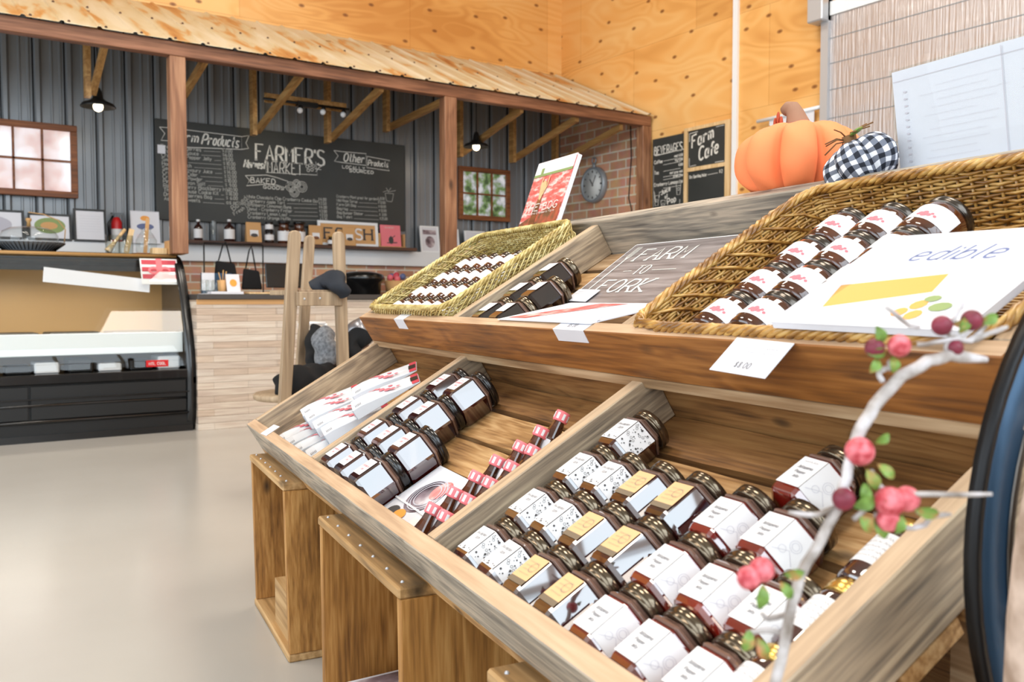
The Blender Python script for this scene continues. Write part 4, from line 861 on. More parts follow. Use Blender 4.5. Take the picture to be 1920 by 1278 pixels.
# crates under the bin
def crate(u0, u1, label, shear=0, h=.488, v0=.505, depth=.34, flat='crate_timber_flat', th=.022):
    t = thing('wooden_crate', label, 'crate', MD @ T((-(u0 + u1) / 2, v0, 0)), 'crates carrying the lower bin'); w_ = (u1 - u0) / 2
    sx = lambda z: shear * (1 - z / h)
    def slab(z0, z1, xa, xb, ya=0, yb=depth): return MB().hexa([(xa + sx(z0), ya, z0), (xb + sx(z0), ya, z0), (xb + sx(z0), yb, z0), (xa + sx(z0), yb, z0), (xa + sx(z1), ya, z1), (xb + sx(z1), ya, z1), (xb + sx(z1), yb, z1), (xa + sx(z1), yb, z1)])
    slab(h - th, h, -w_, w_, -.004).build('top_board', flat, t, .004); slab(0, th, -w_, w_, -.004).build('bottom_board', flat, t, .004)
    slab(th, h - th, -w_, -w_ + th).build('end_board', 'crate_timber', t, .002); slab(th, h - th, w_ - th, w_).build('end_board', 'crate_timber', t, .002)
    slab(th, h - th, -w_ + th, w_ - th, depth - .012, depth).build('back_slats', 'crate_timber', t)
    for k in range(7): MB().ball((-w_ + .03 + k * (2 * w_ - .06) / 6, .014, h), .004, 6, 4).build('nail', 'steel', t)
    return t
crate(2.50, 3.03, 'wooden crate standing furthest along under the bin, ruled pad inside', .06)
crate(1.495, 2.09, 'wooden crate in the middle under the bin, with a row of nail heads on top', .02)
crate(.53, 1.115, 'wooden crate nearest the camera, only a top corner showing under the bin', 0)
for u, cr in ((2.62, 0), ):
    t = thing('catalogue', 'white ruled pad standing inside the furthest crate', 'pad', MD @ T((-2.56, .53, .16)) @ Rz(75)); B(0, .14, 0, .02, 0, .2).build('pages', 'paper', t)
    m = MB(); [line(m, [(.01, .03 + k * .035), (.13, .03 + k * .035)], .004, T((0, -.001, 0)) @ Rx(90)) for k in range(5)]; m.build('ruling', 'print_dark', t)
one('wooden_block', B(-.1, .1, -.08, .12, 0, .136), 'crate_timber_flat', 'wooden block inside the furthest crate under the ruled pad', 'block', MD @ T((-2.62, .60, .0225)))
t = thing('catalogue', 'photo leaflet lying inside the middle crate', 'leaflet', MD @ T((-1.8, .60, .024)) @ Rz(6)); B(-.18, .2, -.05, .12, 0, .1).build('stack', 'paper', t); B(-.17, .19, -.045, .11, .1, .101).build('cover_picture', 'dark_photo', t)

# ------------------------------------------------------------------ jars
def rowword(i, n): return ('front', 'second', 'third', 'fourth')[i] if i < 4 else 'last'
def hexjar(name, R, L, body, shoulder, lid, lab, art, label, cat='jar'):
    """lies on one flat; label on the facet facing up and the one right of it"""
    t = thing(name, label, cat, T((0, 0, -3))); a = R / .866 * .866
    MB().use(body).lathe([(R * .90, 0), (R, .006), (R, L * .70)], sides=6).build('glass_body', None, t, .004)
    s = MB().use(shoulder).lathe([(R, L * .70), (R * .99, L * .745), (R * .80, L * .80), (R * .78, L * .84)], sides=6); s.build('shoulder', None, t, .003)
    MB().lathe([(R * .80, L * .83), (R * .86, L * .835), (R * .86, L * .87), (R * .84, L * .875), (R * .86, L * .88), (R * .86, L * .985), (R * .82, L)], 30).build('lid', lid, t)
    return t
def facet(R, k):      # frame of facet k of a hex jar: 0 faces up (-y), 1 the one to the right
    ap = R * .866 + .0008
    return Rz(60 * k) @ T((0, -ap, 0)) @ Rx(90)
random.seed(5)
RH, LH = .0455, .108
# type A: white label, berry border
pa = hexjar('jam_jar', RH, LH, 'jam_glass', 'clear_glass', 'lid_bronze', None, None, '')
lb = MB(); [rect(lb, -RH / 2 * .98, RH / 2 * .98, .015, .072, facet(RH, k), 0) for k in (0, 1)]; lb = lb.build('label', 'label_white', pa)
m = MB(); text(m, 'CRANBERRY', 0, .054, .0045, M=facet(RH, 0), wd=.0008, align='c', gap=2); text(m, 'Jam', 0, .044, .007, M=facet(RH, 0), wd=.0009, align='c'); scrawl(m, -.012, .036, .024, .0025, facet(RH, 0)); scrawl(m, -.01, .03, .02, .0025, facet(RH, 0)); m.build('print', 'print_grey', lb)
m = MB()
for i in range(30):
    y = .017 + .052 * random.random(); disc(m, random.uniform(-.018, .02) , y, random.choice((.0009, .0014, .002)), facet(RH, 1), .001, 7)
for i in range(12): ring(m, random.uniform(-.02, .02), .018 + .05 * random.random(), .0022, .0006, facet(RH, 1), n=7)
for i in range(8): disc(m, random.uniform(-.02, .02), .017 + .006 * random.random(), .0014, facet(RH, 0), .001, 7)
m.build('berry_pattern', 'print_dark', lb)
# type B: tan label
pb = hexjar('jam_jar', RH, LH, 'jam_glass', 'clear_glass', 'lid_bronze', None, None, '')
lb = MB(); rect(lb, -RH / 2 * .98, RH / 2 * .98, .026, .072, facet(RH, 0), 0); lb = lb.build('label', 'label_tan', pb)
m = MB(); rect(m, -RH / 2 * .98, RH / 2 * .98, .016, .026, facet(RH, 0), 0); m.build('label_band', 'label_band', lb)
m = MB(); [scrawl(m, -.014, .058 - .008 * k, .028, .003, facet(RH, 0)) for k in range(4)]; ring(m, .008, .05, .009, .0006, facet(RH, 0)); m.build('print', 'print_grey', lb)
# type C: plain white label over two facets
pc = hexjar('jam_jar', RH, LH, 'jelly_glass', 'clear_glass', 'lid_bronze', None, None, '')
lb = MB(); rect(lb, -RH / 2 * .98, RH / 2, .013, .070, facet(RH, 0), 0); rect(lb, -RH / 2, RH / 2 * .98, .013, .070, facet(RH, 1), 0); lb = lb.build('label', 'label_white', pc)
m = MB(); F_ = facet(RH, 0); scrawl(m, -.013, .060, .026, .004, F_); text(m, 'Jalapeno', 0, .047, .0055, M=F_, wd=.0010, align='c', gap=2); text(m, 'Pepper', 0, .037, .005, M=F_, wd=.0009, align='c', gap=2); text(m, 'Jelly', 0, .028, .005, M=F_, wd=.0009, align='c', gap=2); scrawl(m, -.01, .020, .02, .0022, F_); m.build('print', 'print_grey', lb)
m = MB(); F_ = facet(RH, 1)
for r_ in (.005, .008): ring(m, .002, .045, r_, .0005, F_)
ring(m, -.008, .03, .005, .0005, F_); line(m, [(-.018, .02), (.0, .035), (.015, .022)], .0006, F_); m.build('line_drawing', 'print_pale', lb)
def lie(u, s, R, rz=0, lift=0, M=M1): return M @ T((-u, s, R * .866 + lift)) @ Rz(rz) @ Rx(-90)
used = {}
def put(pr, key, u, s, R, label, group, rz=0, lift=0, M=M1, L=LH):
    place(pr, used.get(key, False), lie(u, s - L / 2, R, rz, lift, M), label, group); used[key] = True
ORD7 = ('front', 'second', 'third', 'fourth', 'fifth', 'sixth', 'seventh')
ORD = ('front', 'second', 'third', 'fourth')
def rows(pr, key, us, ss, colname, kind, group, R=RH, M=M1, L=LH, jit=1.5):
    for u, cn_ in zip(us, colname):
        for i, s in enumerate(ss):
            put(pr, key, u + random.uniform(-.002, .002), s, R, f'{kind} in {cn_}, {ORD[i]} from the front board', group, random.uniform(-jit, jit), 0, M, L)
SS = (.095, .204, .313, .422)
rows(pa, 'a', (1.352,), SS, ('column against grey divider',), 'jar with dotted label', 'jam jars with dotted labels')
rows(pa, 'a', (1.256,), SS[:3], ('second column from grey divider',), 'jar with dotted label', 'jam jars with dotted labels')
rows(pb, 'b', (1.160, 1.063), SS[:3], ('left tan column', 'right tan column'), 'jar with tan label', 'jam jars with tan labels')
rows(pc, 'c', (.960, .862), SS[:3], ('left plain column', 'middle plain column'), 'jar with plain white label', 'jelly jars with plain white labels')
rows(pc, 'c', (.768,), SS[:2], ('rightmost hexagonal column',), 'jar with plain white label', 'jelly jars with plain white labels')
put(pc, 'c', .905, .425, RH, 'jar with plain white label, set alone behind the other rows', 'jelly jars with plain white labels', -4)
# round gold lid jars against the right end board
def roundjar(name, r, L, body, lid, cat='jar'):
    t = thing(name, '', cat, T((0, 0, -3)))
    MB().lathe([(r * .85, 0), (r * .97, .004), (r, .010), (r, L * .74), (r * .93, L * .82), (r * .86, L * .84)], 28).build('glass_body', body, t)
    MB().lathe([(r * .95, L * .835), (r * .97, L * .85), (r * .94, L * .875), (r * .97, L * .89), (r * .97, L * .98), (r * .92, L), (.001, L)], 28).build('lid', lid, t); return t
def wrap(mb, r, z0, z1, a0=-160, a1=-20, n=16, dz=0):
    vs = []; 
    for i in range(n + 1): a = math.radians(a0 + (a1 - a0) * i / n); vs += [(r * math.cos(a), r * math.sin(a), z0), (r * math.cos(a), r * math.sin(a), z1)]
    sm = mb.smooth; mb.smooth = True; mb.add(vs, [(2 * i, 2 * i + 2, 2 * i + 3, 2 * i + 1) for i in range(n)]); mb.smooth = sm; return mb
def curl(mb, r):      # bend flat print onto a round jar: x -> angle about the upward side, y -> z
    out = []
    for x, y, z in mb.v: a = -PI / 2 + x / r; out.append(((r + z) * math.cos(a), (r + z) * math.sin(a), y))
    mb.v = out; return mb
RG, LG = .036, .11
pg = roundjar('jam_jar', RG, LG, 'jam_glass', 'lid_gold'); lb = wrap(MB(), RG * 1.012, .026, .076).build('label', 'label_white', pg)
m = MB(); [scrawl(m, -.02, .066 - .008 * k, .04, .004, None, .0006) for k in range(5)]; curl(m, RG * 1.012).build('print', 'print_grey', lb)
for i, (u, s) in enumerate(((.716, .335), (.716, .222), (.716, .109))):
    place(pg, i > 0, M1 @ T((-u, s - LG / 2, RG)) @ Rx(-90), f'round gold lidded jam jar beside the end board, {("third", "second", "front")[i]} from the front', 'gold lidded round jars')
# middle compartment: big glossy hex jars
RB_, LB_ = .058, .108
pd = hexjar('jam_jar', RB_, LB_, 'jam_glass', 'clear_glass', 'lid_black', None, None, '')
lb = MB(); rect(lb, -RB_ / 2 * .98, RB_ / 2 * .72, .020, .070, facet(RB_, 0), 0); lb = lb.build('label', 'label_white', pd)
m = MB(); F_ = facet(RB_, 0); scrawl(m, -.022, .058, .036, .003, F_); text(m, 'cranberry', -.003, .045, .007, M=F_, wd=.0010, align='c', gap=2); text(m, 'jam', -.003, .034, .007, M=F_, wd=.001, align='c'); scrawl(m, -.018, .025, .03, .0022, F_); ring(m, .0, .04, .018, .0005, F_); m.build('print', 'print_pink', lb)
names = (('left', 2.212), ('middle', 2.084), ('right', 1.956))
for i, s in enumerate((.095, .204)):
    for nm, u in names: put(pd, 'd', u, s, RB_, f'large hexagonal jar, middle compartment, {nm} of the {ORD[i]} row', 'large jam jars in the middle compartment', 0, 0, M1, LB_)
for i, s in enumerate((.313, .422)):
    for nm, u in (('left', 2.208), ('right', 2.082)): put(pd, 'd', u, s, RB_, f'large hexagonal jar, middle compartment, {nm} of the {ORD[i + 2]} row', 'large jam jars in the middle compartment', 0, 0, M1, LB_)
# hexagonal dark jars in the upper bin
pf = hexjar('jam_jar', .052, LH, 'dark_sauce_glass', 'clear_glass', 'lid_bronze', None, None, ''); RF = .052
lb = MB(); rect(lb, -RF / 2 * .98, RF / 2 * .98, .030, .070, facet(RF, 0), 0); lb = lb.build('label', 'label_white', pf)
m = MB(); [scrawl(m, -.016, .058 - .007 * k, .032, .003, facet(RF, 0)) for k in range(4)]; m.build('print', 'print_grey', lb)
for i, (u, s, lab) in enumerate(((2.20, .105, 'left of the front pair'), (2.09, .105, 'right of the front pair'), (2.20, .213, 'left of the second pair'), (2.09, .213, 'right of the second pair'), (2.20, .321, 'at the top of the left column'))):
    put(pf, 'f', u, s, RF, f'dark hexagonal jar beside the wooden sign, {lab}', 'dark jars beside the wooden sign', 0, 0, M2)
# ------------------------------------------------------------------ small sauce bottles along the grey divider
ps = thing('sauce_bottle', '', 'bottle', T((0, 0, -3))); LS = .105
MB().lathe([(.0185, 0), (.020, .004), (.020, .045), (.014, .07), (.0125, .085)], sides=8).build('glass_body', 'sauce_glass', ps, .002)
MB().lathe([(.0145, .083), (.0155, .086), (.0155, .1), (.0145, .105), (.001, .105)], 20).build('cap', 'gingham_pink', ps)
m = MB()
for k in range(8): wrap(m, .0158, .087, .1, k * 45, k * 45 + 20, 3)
m.build('cap_checks', 'label_white', ps)
lb = wrap(MB(), .0205, .012, .04, -140, -50, 8).build('label', 'label_white', ps)
k = 0
for col, u, ss in (('left', 1.595, (.10, .153, .206, .259, .312, .365, .42)), ('right', 1.53, (.10, .153, .206, .259, .312))):
    for i, s in enumerate(ss):
        M_ = M1 @ T((-u + (.012 if s > .3 and col == 'left' else 0), s - .085, .021)) @ Rx(-90 + 30) @ Rz(22)
        place(ps, k > 0, M_, f'sauce bottle with pink checked cap, {ORD7[i]} in the {col} row by the divider', 'small sauce bottles'); k += 1
# recipe book in the middle compartment
def flat_book(name, label, cat, M, w_, h_, th_, cover, arts=(), pages='paper'):
    t = thing(name, label, cat, M)
    B(0, w_, 0, h_, 0, th_).build('pages', pages, t, .0006); c = B(-.001, w_ + .001, -.001, h_ + .001, th_, th_ + .0015).build('cover', cover, t)
    for nm, mat, fn in arts: mm = MB(); fn(mm); mm.build(nm, mat, c, M=T((0, 0, th_ + .0016)))
    return t
def art_tart(m): disc(m, .105, .095, .062, None, .001, 26, .85)
def art_tart2(m): disc(m, .135, .125, .030, None, .002, 18)
def art_swirl(m): [ring(m, .11, .10, r_, .003, None, .0025, 24, .85) for r_ in (.05, .04, .058)]
def art_white(m): rect(m, 0, .2, .055, .06, None, .003); rect(m, .165, .205, 0, .18, None, .0005)
def art_or(m): disc(m, .1, .028, .026, None, .002, 16, .6)
def art_dk(m): disc(m, .06, .024, .028, None, .0015, 16, .7)
flat_book('recipe_booklet', 'recipe booklet with photos of a dark tart and an orange, lying beside the sauce bottles', 'book', M1 @ T((-1.915, .045, .001)) @ Rz(-1), .205, .18, .012, 'paper',
          (('cover_picture', 'dark_photo', art_tart), ('cover_picture', 'pink_field', art_tart2), ('cover_picture', 'print_pale', art_swirl), ('cover_rule', 'label_white', art_white), ('cover_picture', 'orange_shape', art_or), ('cover_picture', 'print_dark', art_dk)))
# ------------------------------------------------------------------ white pouches in the left compartment
pp = thing('cranberry_pouch', '', 'pouch', T((0, 0, -3)))
LPp, WP = .20, .098
def ypts(): return [(0, .043), (.03, .043), (.10, .030), (.17, .009), (.20, .003)]
m = MB(); sec = ypts(); vs = []
for y, h_ in sec: 
    e = .75 if h_ > .02 else 1
    vs += [(-WP / 2, y, .0), (WP / 2, y, .0), (WP / 2, y, h_ * e), (0, y, h_), (-WP / 2, y, h_ * e)]
fs = [tuple(reversed(range(5))), tuple(20 + i for i in range(5))]
for k in range(4): fs += [(k * 5 + i, k * 5 + (i + 1) % 5, (k + 1) * 5 + (i + 1) % 5, (k + 1) * 5 + i) for i in range(5)]
pb_ = m.add(vs, fs).build('bag_body', 'pouch_white', pp, .003)
m = MB().prism([(-WP * .46, .003), (WP * .46, .003), (WP * .46, .03), (0, .014), (-WP * .46, .03)], 0, .002, M=Rx(90)); m.build('bottom_gusset', 'pouch_shade', pp)  # bluish grey paints the shade of the open gusset into the white bag
def topz(x, y):
    for (a, h0), (b, h1) in zip(sec, sec[1:]):
        if a <= y <= b: return h0 + (h1 - h0) * (y - a) / (b - a) + .0012
    return .004
def drape(mb): mb.v = [(x, y, topz(x, y) + z * .3 - abs(x) / (WP / 2) * max(0, topz(x, y) - .02) * .45) for x, y, z in mb.v]; return mb
m = MB(); rect(m, -WP / 2, WP / 2, .178, .199); drape(m).build('red_seal', 'red_card', pp)
m = MB(); rect(m, -WP * .2, WP * .2, .176, .197, None, .004); drape(m).build('black_seal_patch', 'black_trim', pp)
m = MB()
for x, y, r_ in ((-.02, .075, .009), (-.005, .085, .008), (.012, .095, .009), (.025, .11, .010), (.03, .125, .008), (-.03, .06, .006), (.0, .12, .007), (.02, .14, .006)): disc(m, x, y, r_, None, .002, 10)
drape(m).build('berry_print', 'print_pink', pp)
m = MB(); line(m, [(-.04, .06), (-.01, .08), (.03, .12), (.04, .15)], .002, None, .001); [scrawl(m, -.035, .045 - .007 * k, .03, .003) for k in range(3)]; ring(m, -.03, .03, .007, .0008)
for k in range(5): line(m, [(.032, .012 + k * .004), (.045, .012 + k * .004)], .0016)
drape(m).build('print', 'print_grey', pp)
bags = []
for i, (u, s) in enumerate(((2.945, .04), (2.84, .05), (2.715, .045), (2.59, .06), (2.42, .05))): bags.append((u, s, .002, -8, 2, f'bottom layer, {("leftmost", "second from the left", "third from the left", "fourth from the left", "against the divider")[i]}'))
for i, (u, s) in enumerate(((2.90, .15), (2.80, .14), (2.66, .13), (2.54, .125))): bags.append((u, s, .046, -10, 1, f'second layer, {("leftmost", "second from the left", "third from the left", "nearest the divider")[i]}'))
bags += [(2.58, .27, .085, -22, 2, 'higher of the two topmost'), (2.44, .22, .085, -18, 2, 'lower of the two topmost, by the divider')]
for i, (u, s, c, rz, rx, lab) in enumerate(bags):
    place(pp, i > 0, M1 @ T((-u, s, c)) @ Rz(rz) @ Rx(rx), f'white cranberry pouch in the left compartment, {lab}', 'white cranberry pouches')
# price tags
def tagcard(name, label, M, w_, h_, drop, lines2, price):
    t = thing(name, label, 'price tag', M); m = MB().box(-w_ / 2, w_ / 2, -.003, h_, 0, .0012)
    if drop: m.box(-w_ / 2, w_ / 2, -.0042, -.003, -drop, .0012)
    m.build('card', 'paper', t); m = MB(); [scrawl(m, -w_ * .36, h_ * .72 - k * .009, w_ * .72, .004, None, .002) for k in range(lines2)]
    if price: text(m, price, 0, h_ * .12, .012, M=None, z=.002, wd=.0014, align='c')
    m.build('writing', 'print_grey', t); return t
tagcard('price_tag', 'folded white price tag on the upper front board below the first basket', M2 @ T((-2.68, .004, .1005)), .09, .028, .034, 1, '')
tagcard('price_tag', 'white price tag folded over the upper front board below the wooden sign', M2 @ T((-1.60, .003, .1005)), .125, .05, .028, 2, '$5.00')
tagcard('price_tag', 'large white price tag hanging off the upper front board below the second basket', M2 @ T((-1.015, .0, .101)) @ Rz(-3) @ Rx(13) @ T((0, -.064, 0)), .128, .066, 0, 2, '$8.00')
tagcard('price_tag', 'white price tag lying on the wooden sign beside the dark jars', M2 @ T((-2.02, .255, .018)) @ Rz(-3) @ Rx(4), .115, .05, 0, 2, '')
tagcard('price_tag', 'small white price tag folded over the lower front board by the pouches', M1 @ T((-2.83, .01, .101)) @ Rz(4), .07, .045, .03, 3, '')
# wooden farm to fork sign and papers in the upper middle compartment
t = thing('wooden_sign', 'grey wooden sign with white letters FARM TO FORK lying in the upper bin', 'sign', M2 @ T((-2.085, .245, .003)) @ Rx(4))
SW, SH = .60, .29
B(0, SW, 0, SH, 0, .010).build('board', 'farm_sign', t, .001)
m = MB(); [line(m, p, .004, None, .0106) for p in ([(.004, .004), (SW - .004, .004)], [(.004, SH - .004), (SW - .004, SH - .004)], [(.004, .004), (.004, SH - .004)], [(SW - .004, .004), (SW - .004, SH - .004)])]; m.build('border', 'label_white', t)
m = MB(); text(m, 'FARM', .09, .20, .054, z=.011, wd=.0085, serif=True, contrast=.45, width=.22, italic=.1); text(m, 'TO', .165, .135, .038, z=.011, wd=.005, serif=True, contrast=.6, width=.055)
text(m, 'FORK', .085, .055, .054, z=.011, wd=.0085, serif=True, contrast=.45, width=.22, italic=.1); line(m, [(.11, .15), (.15, .15)], .002, None, .011); line(m, [(.24, .15), (.34, .15)], .002, None, .011)
for k in (-1.5, -.5, .5, 1.5): line(m, [(.045 + k * .007, .27), (.045 + k * .007, .225), (.045, .205)], .003, None, .011)
line(m, [(.045, .21), (.047, .07)], .006, None, .011); m.build('lettering', 'chalk', t)
t = thing('leaflet', 'white printed leaflet with a pink corner in front of the wooden sign', 'leaflet', M2 @ T((-1.955, .020, .104)) @ Rx(-20))
B(-.02, .42, 0, .21, 0, .002).build('sheet', 'paper', t); m = MB(); [scrawl(m, .15, .17 - k * .016, .24, .003, None, .0028) for k in range(9)]; m.build('print', 'print_pale', t)
m = MB(); m.add([(.0, .02, .0026), (.09, .02, .0026), (.26, .2, .0026), (.14, .2, .0026)], [(0, 1, 2, 3)]); m.build('pink_print', 'pink_field', t)
# ------------------------------------------------------------------ wicker baskets
def basket(label, M, x0, x1, y0, y1, hf, hb, mat, lev=9, flare=.02, pitch=.022, r=.0034, seed=1):
    t = thing('wicker_basket', label, 'basket', M); rnd = random.Random(seed)
    def outline(e):      # rounded rectangle, points at stake pitch
        a0, a1, b0, b1 = x0 - e, x1 + e, y0 - e, y1 + e; c = .03; pts = []
        def seg(p, q):
            n_ = max(1, round(math.dist(p, q) / pitch)); pts.extend([(p[0] + (q[0] - p[0]) * i / n_, p[1] + (q[1] - p[1]) * i / n_) for i in range(n_)])
        seg((a0 + c, b0), (a1 - c, b0)); seg((a1 - c, b0), (a1, b0 + c)); seg((a1, b0 + c), (a1, b1 - c)); seg((a1, b1 - c), (a1 - c, b1)); seg((a1 - c, b1), (a0 + c, b1)); seg((a0 + c, b1), (a0, b1 - c)); seg((a0, b1 - c), (a0, b0 + c)); seg((a0, b0 + c), (a0 + c, b0))
        return pts
    base = outline(0); n = len(base); cx_, cy_ = (x0 + x1) / 2, (y0 + y1) / 2
    def P(i, f, off=0):
        x, y = base[i % n]; sx = 1 if x > cx_ + (x1 - x0) * .4 else -1 if x < cx_ - (x1 - x0) * .4 else 0; sy = 1 if y > cy_ + (y1 - y0) * .38 else -1 if y < cy_ - (y1 - y0) * .38 else 0
        l = math.hypot(sx, sy) or 1; H = hf + (hb - hf) * (y - y0) / (y1 - y0)
        return Vector((x + sx / l * (flare * f + off), y + sy / l * (flare * f + off), .004 + H * f))
    m = MB()
    for L_ in range(lev * 2):
        f = (L_ + .3) / (lev * 2); ph = rnd.random() * .5
        for k in range(1): m.tube([P(i, f + rnd.uniform(-.012, .012), (.0042 if (i + L_) % 2 else -.0042)) for i in range(n)], r * .86, 5, closed=True)
    m.build('woven_side', mat, t)
    m = MB()
    for i in range(n):
        m.tube([P(i, 0), P(i, .5), P(i, .98)], r * .9, 4)
        if i % 1 == 0: m.tube([P(i, .42, .006), P(i + 1, .68, .009), P(i + 3, .95, .008), P(i + 4, 1.02, .002)], r * .9, 4)
        if i % 2 == 0 and not (x0 + .05 < base[i][0] < x1 - .05): m.tube([P(i, .38, -.006), P(i + 2, .72, -.009), P(i + 4, 1.0, -.004)], r * .9, 4)
    m.build('stakes', mat, t)
    m = MB()
    for s_ in range(4):
        pts = []
        for i in range(n * 2):
            a = PI * i / 2.6 * .9 + s_ * PI / 2; j, fr_ = divmod(i, 2); p = P(j, 1.02).lerp(P(j + 1, 1.02), fr_ / 2) if fr_ else P(j, 1.02)
            q = P(j, 1.02, .01) - P(j, 1.02); q.normalize(); pts.append(p + q * (.0075 * math.cos(a)) + Vector((0, 0, .006 * math.sin(a))))
        m.tube(pts, r * 1.35, 6, closed=True)
    m.build('braided_rim', mat, t)
    m = MB(); k = 0; yy = y0
    m.box(x0 + .002, x1 - .002, y0 + .002, y1 - .002, .001, .004)
    while yy < y1 - .004: m.tube([(x0 + (x1 - x0) * i / 24, yy, .007 + (.0012 if (i + k) % 2 else -.0012)) for i in range(25)], .0032, 4); yy += .008; k += 1
    m.build('woven_floor', mat, t); return t
basket('straw yellow wicker basket full of small jars at the far end of the upper bin', M2, -3.06, -2.36, .045, .525, .116, .125, 'wicker_straw', 9, .008, .024, .0032, 2)
basket('large brown wicker basket with white labelled jars at the near end of the upper bin', M2, -1.385, -.69, .048, .520, .098, .106, 'wicker_brown', 9, .026, .026, .0037, 3)
# jars in the baskets
RK, LK = .0455, .098
pk = roundjar('jam_jar', RK, LK, 'sauce_glass', 'lid_steel'); lb = wrap(MB(), RK * 1.012, .020, .064, -170, -10, 20).build('label', 'label_white', pk)
m = MB()
for x, y, r_ in ((.006, .034, .004), (.013, .037, .005), (.020, .033, .004), (.012, .030, .005), (.024, .038, .003), (.003, .031, .003), (.03, .034, .003)): disc(m, x, y, r_, None, .0008, 8)
curl(m, RK * 1.012).build('berry_print', 'print_pink', lb)
m = MB(); scrawl(m, -.016, .052, .032, .004, None, .0006); scrawl(m, -.022, .0275, .044, .0022, None, .0006); line(m, [(-.055, .0225), (.055, .0225)], .003, None, .0006); line(m, [(-.03, .044), (.03, .044)], .0005, None, .0006); curl(m, RK * 1.012).build('print', 'print_grey', lb)
k = 0
for ci, u in enumerate((1.305 - .07, 1.135, 1.033)):
    for i, s in enumerate((.105, .206, .307, .408)):
        place(pk, k > 0, M2 @ T((-u, s - LK / 2, .0125 + RK)) @ Rz(random.uniform(-1, 1)) @ Rx(-90) @ Rz(random.uniform(-4, 4)), f'round white labelled jar in the brown basket, {("left", "middle", "right")[ci]} column, {ORD[i]} from the front rim', 'jars in the brown basket'); k += 1
RS, LSm = .0425, .096
pm = roundjar('jam_jar', RS, LSm, 'sauce_glass', 'lid_steel'); lb = wrap(MB(), RS * 1.012, .018, .062, -170, -10, 16).build('label', 'label_white', pm)
m = MB(); scrawl(m, -.016, .03, .032, .004, None, .0006); curl(m, RS * 1.012).build('print', 'print_pink', lb)
k = 0
for i, s in enumerate((.105, .203, .301, .399)):
    for j in range(6 if i < 3 else 5):
        u = 2.985 - j * .094 - (.0 if i < 3 else 0)
        if u - RS < 2.40: continue
        place(pm, k > 0, M2 @ T((-u, s - LSm / 2, .0125 + RS)) @ Rx(-90), f'small round jar in the straw basket, {("first", "second", "third", "fourth", "fifth", "sixth")[j]} from the left in the {ORD[i]} row', 'jars in the straw basket'); k += 1
# cookbook on the jars
def art_ed(m): text(m, 'edible', .10, .178, .040, z=0, wd=.0046, italic=.35, width=.135)
def art_block(m): m.add([(.06, .045, 0), (.21, .088, 0), (.20, .137, 0), (.04, .108, 0)], [(0, 1, 2, 3)]); 
def art_fr(m): disc(m, .20, .036, .011, None, .0004, 12); disc(m, .225, .03, .012, None, .0004, 10); disc(m, .215, .055, .012, None, .0004, 10)
def art_gr(m): disc(m, .25, .05, .016, None, .0008, 10, .7); disc(m, .225, .07, .012, None, .0008, 10, .7)
def art_gy(m): m.add([(.0, .0, 0), (.05, .05, 0), (.06, .15, 0), (.0, .10, 0)], [(0, 1, 2, 3)])
flat_book('cookbook', 'large white cookbook titled edible lying on the jars in the brown basket', 'book', M2 @ T((-1.0, .014, .116)) @ Rz(-1) @ Rx(-1.5), .315, .262, .010, 'paper',
          (('title', 'print_blue', art_ed), ('cover_picture', 'orange_shape', art_block), ('cover_picture', 'orange_shape', art_fr), ('cover_picture', 'green_print', art_gr), ('cover_picture', 'print_pale', art_gy)))
# tall book standing on the top plank behind the straw basket
q = MD.inverted() @ hit(968, 440, DV * 1.415, DV); q2 = MD.inverted() @ hit(1048, 432, DV * 1.415, DV)
bw = (q2.x - q.x) * .88; t = thing('book', 'tall book titled THE BOG with a pink cranberry field cover, standing on the top plank', 'book', MD @ T((q.x, 1.415, 1.23)) @ Rx(-20))
B(0, bw, 0, .016, 0, .275).build('pages', 'paper', t); c = B(-.001, bw + .001, -.002, 0, -.001, .277).build('cover', 'pink_field', t)
PM = T((0, -.003, 0)) @ Rx(90); m = MB(); rect(m, 0, bw, .225, .276, PM, .0); m.build('sky_picture', 'label_white', c)
m = MB(); rect(m, 0, bw, .218, .228, PM, .0005); rect(m, .045, .065, .225, .25, PM, .0006); m.build('tree_line_picture', 'green_print', c)
m = MB(); m.add([(x, -.0034, z) for x, z in ((.0, .001), (bw, .001), (bw, .1), (.10, .07), (.0, .04))], [(0, 1, 2, 3, 4)]); m.build('bog_picture', 'rust_field', c)
m = MB(); m.add([(x, -.004, z) for x, z in ((.075, .0), (.115, .0), (.12, .07), (.115, .13), (.09, .13), (.078, .08))], [tuple(range(6))]); m.build('figure_dress', 'frame_timber', c)
m = MB(); disc(m, .103, .175, .022, PM, .002); disc(m, .103, .145, .012, PM, .0015, 10, 1.8)
line(m, [(.095, .14), (.082, .175), (.085, .21)], .006, PM, .002); line(m, [(.112, .14), (.13, .175), (.13, .21)], .006, PM, .002); m.build('figure_picture', 'pale_timber', c)
m = MB(); text(m, 'THE BOG', .018, .082, .026, M=PM, z=.0035, wd=.0032, serif=True, width=bw - .04); text(m, 'The Historic Cranberry Farm', .018, .069, .008, M=PM, z=.0035, wd=.0012, width=bw - .05); m.build('title', 'chalk', c)

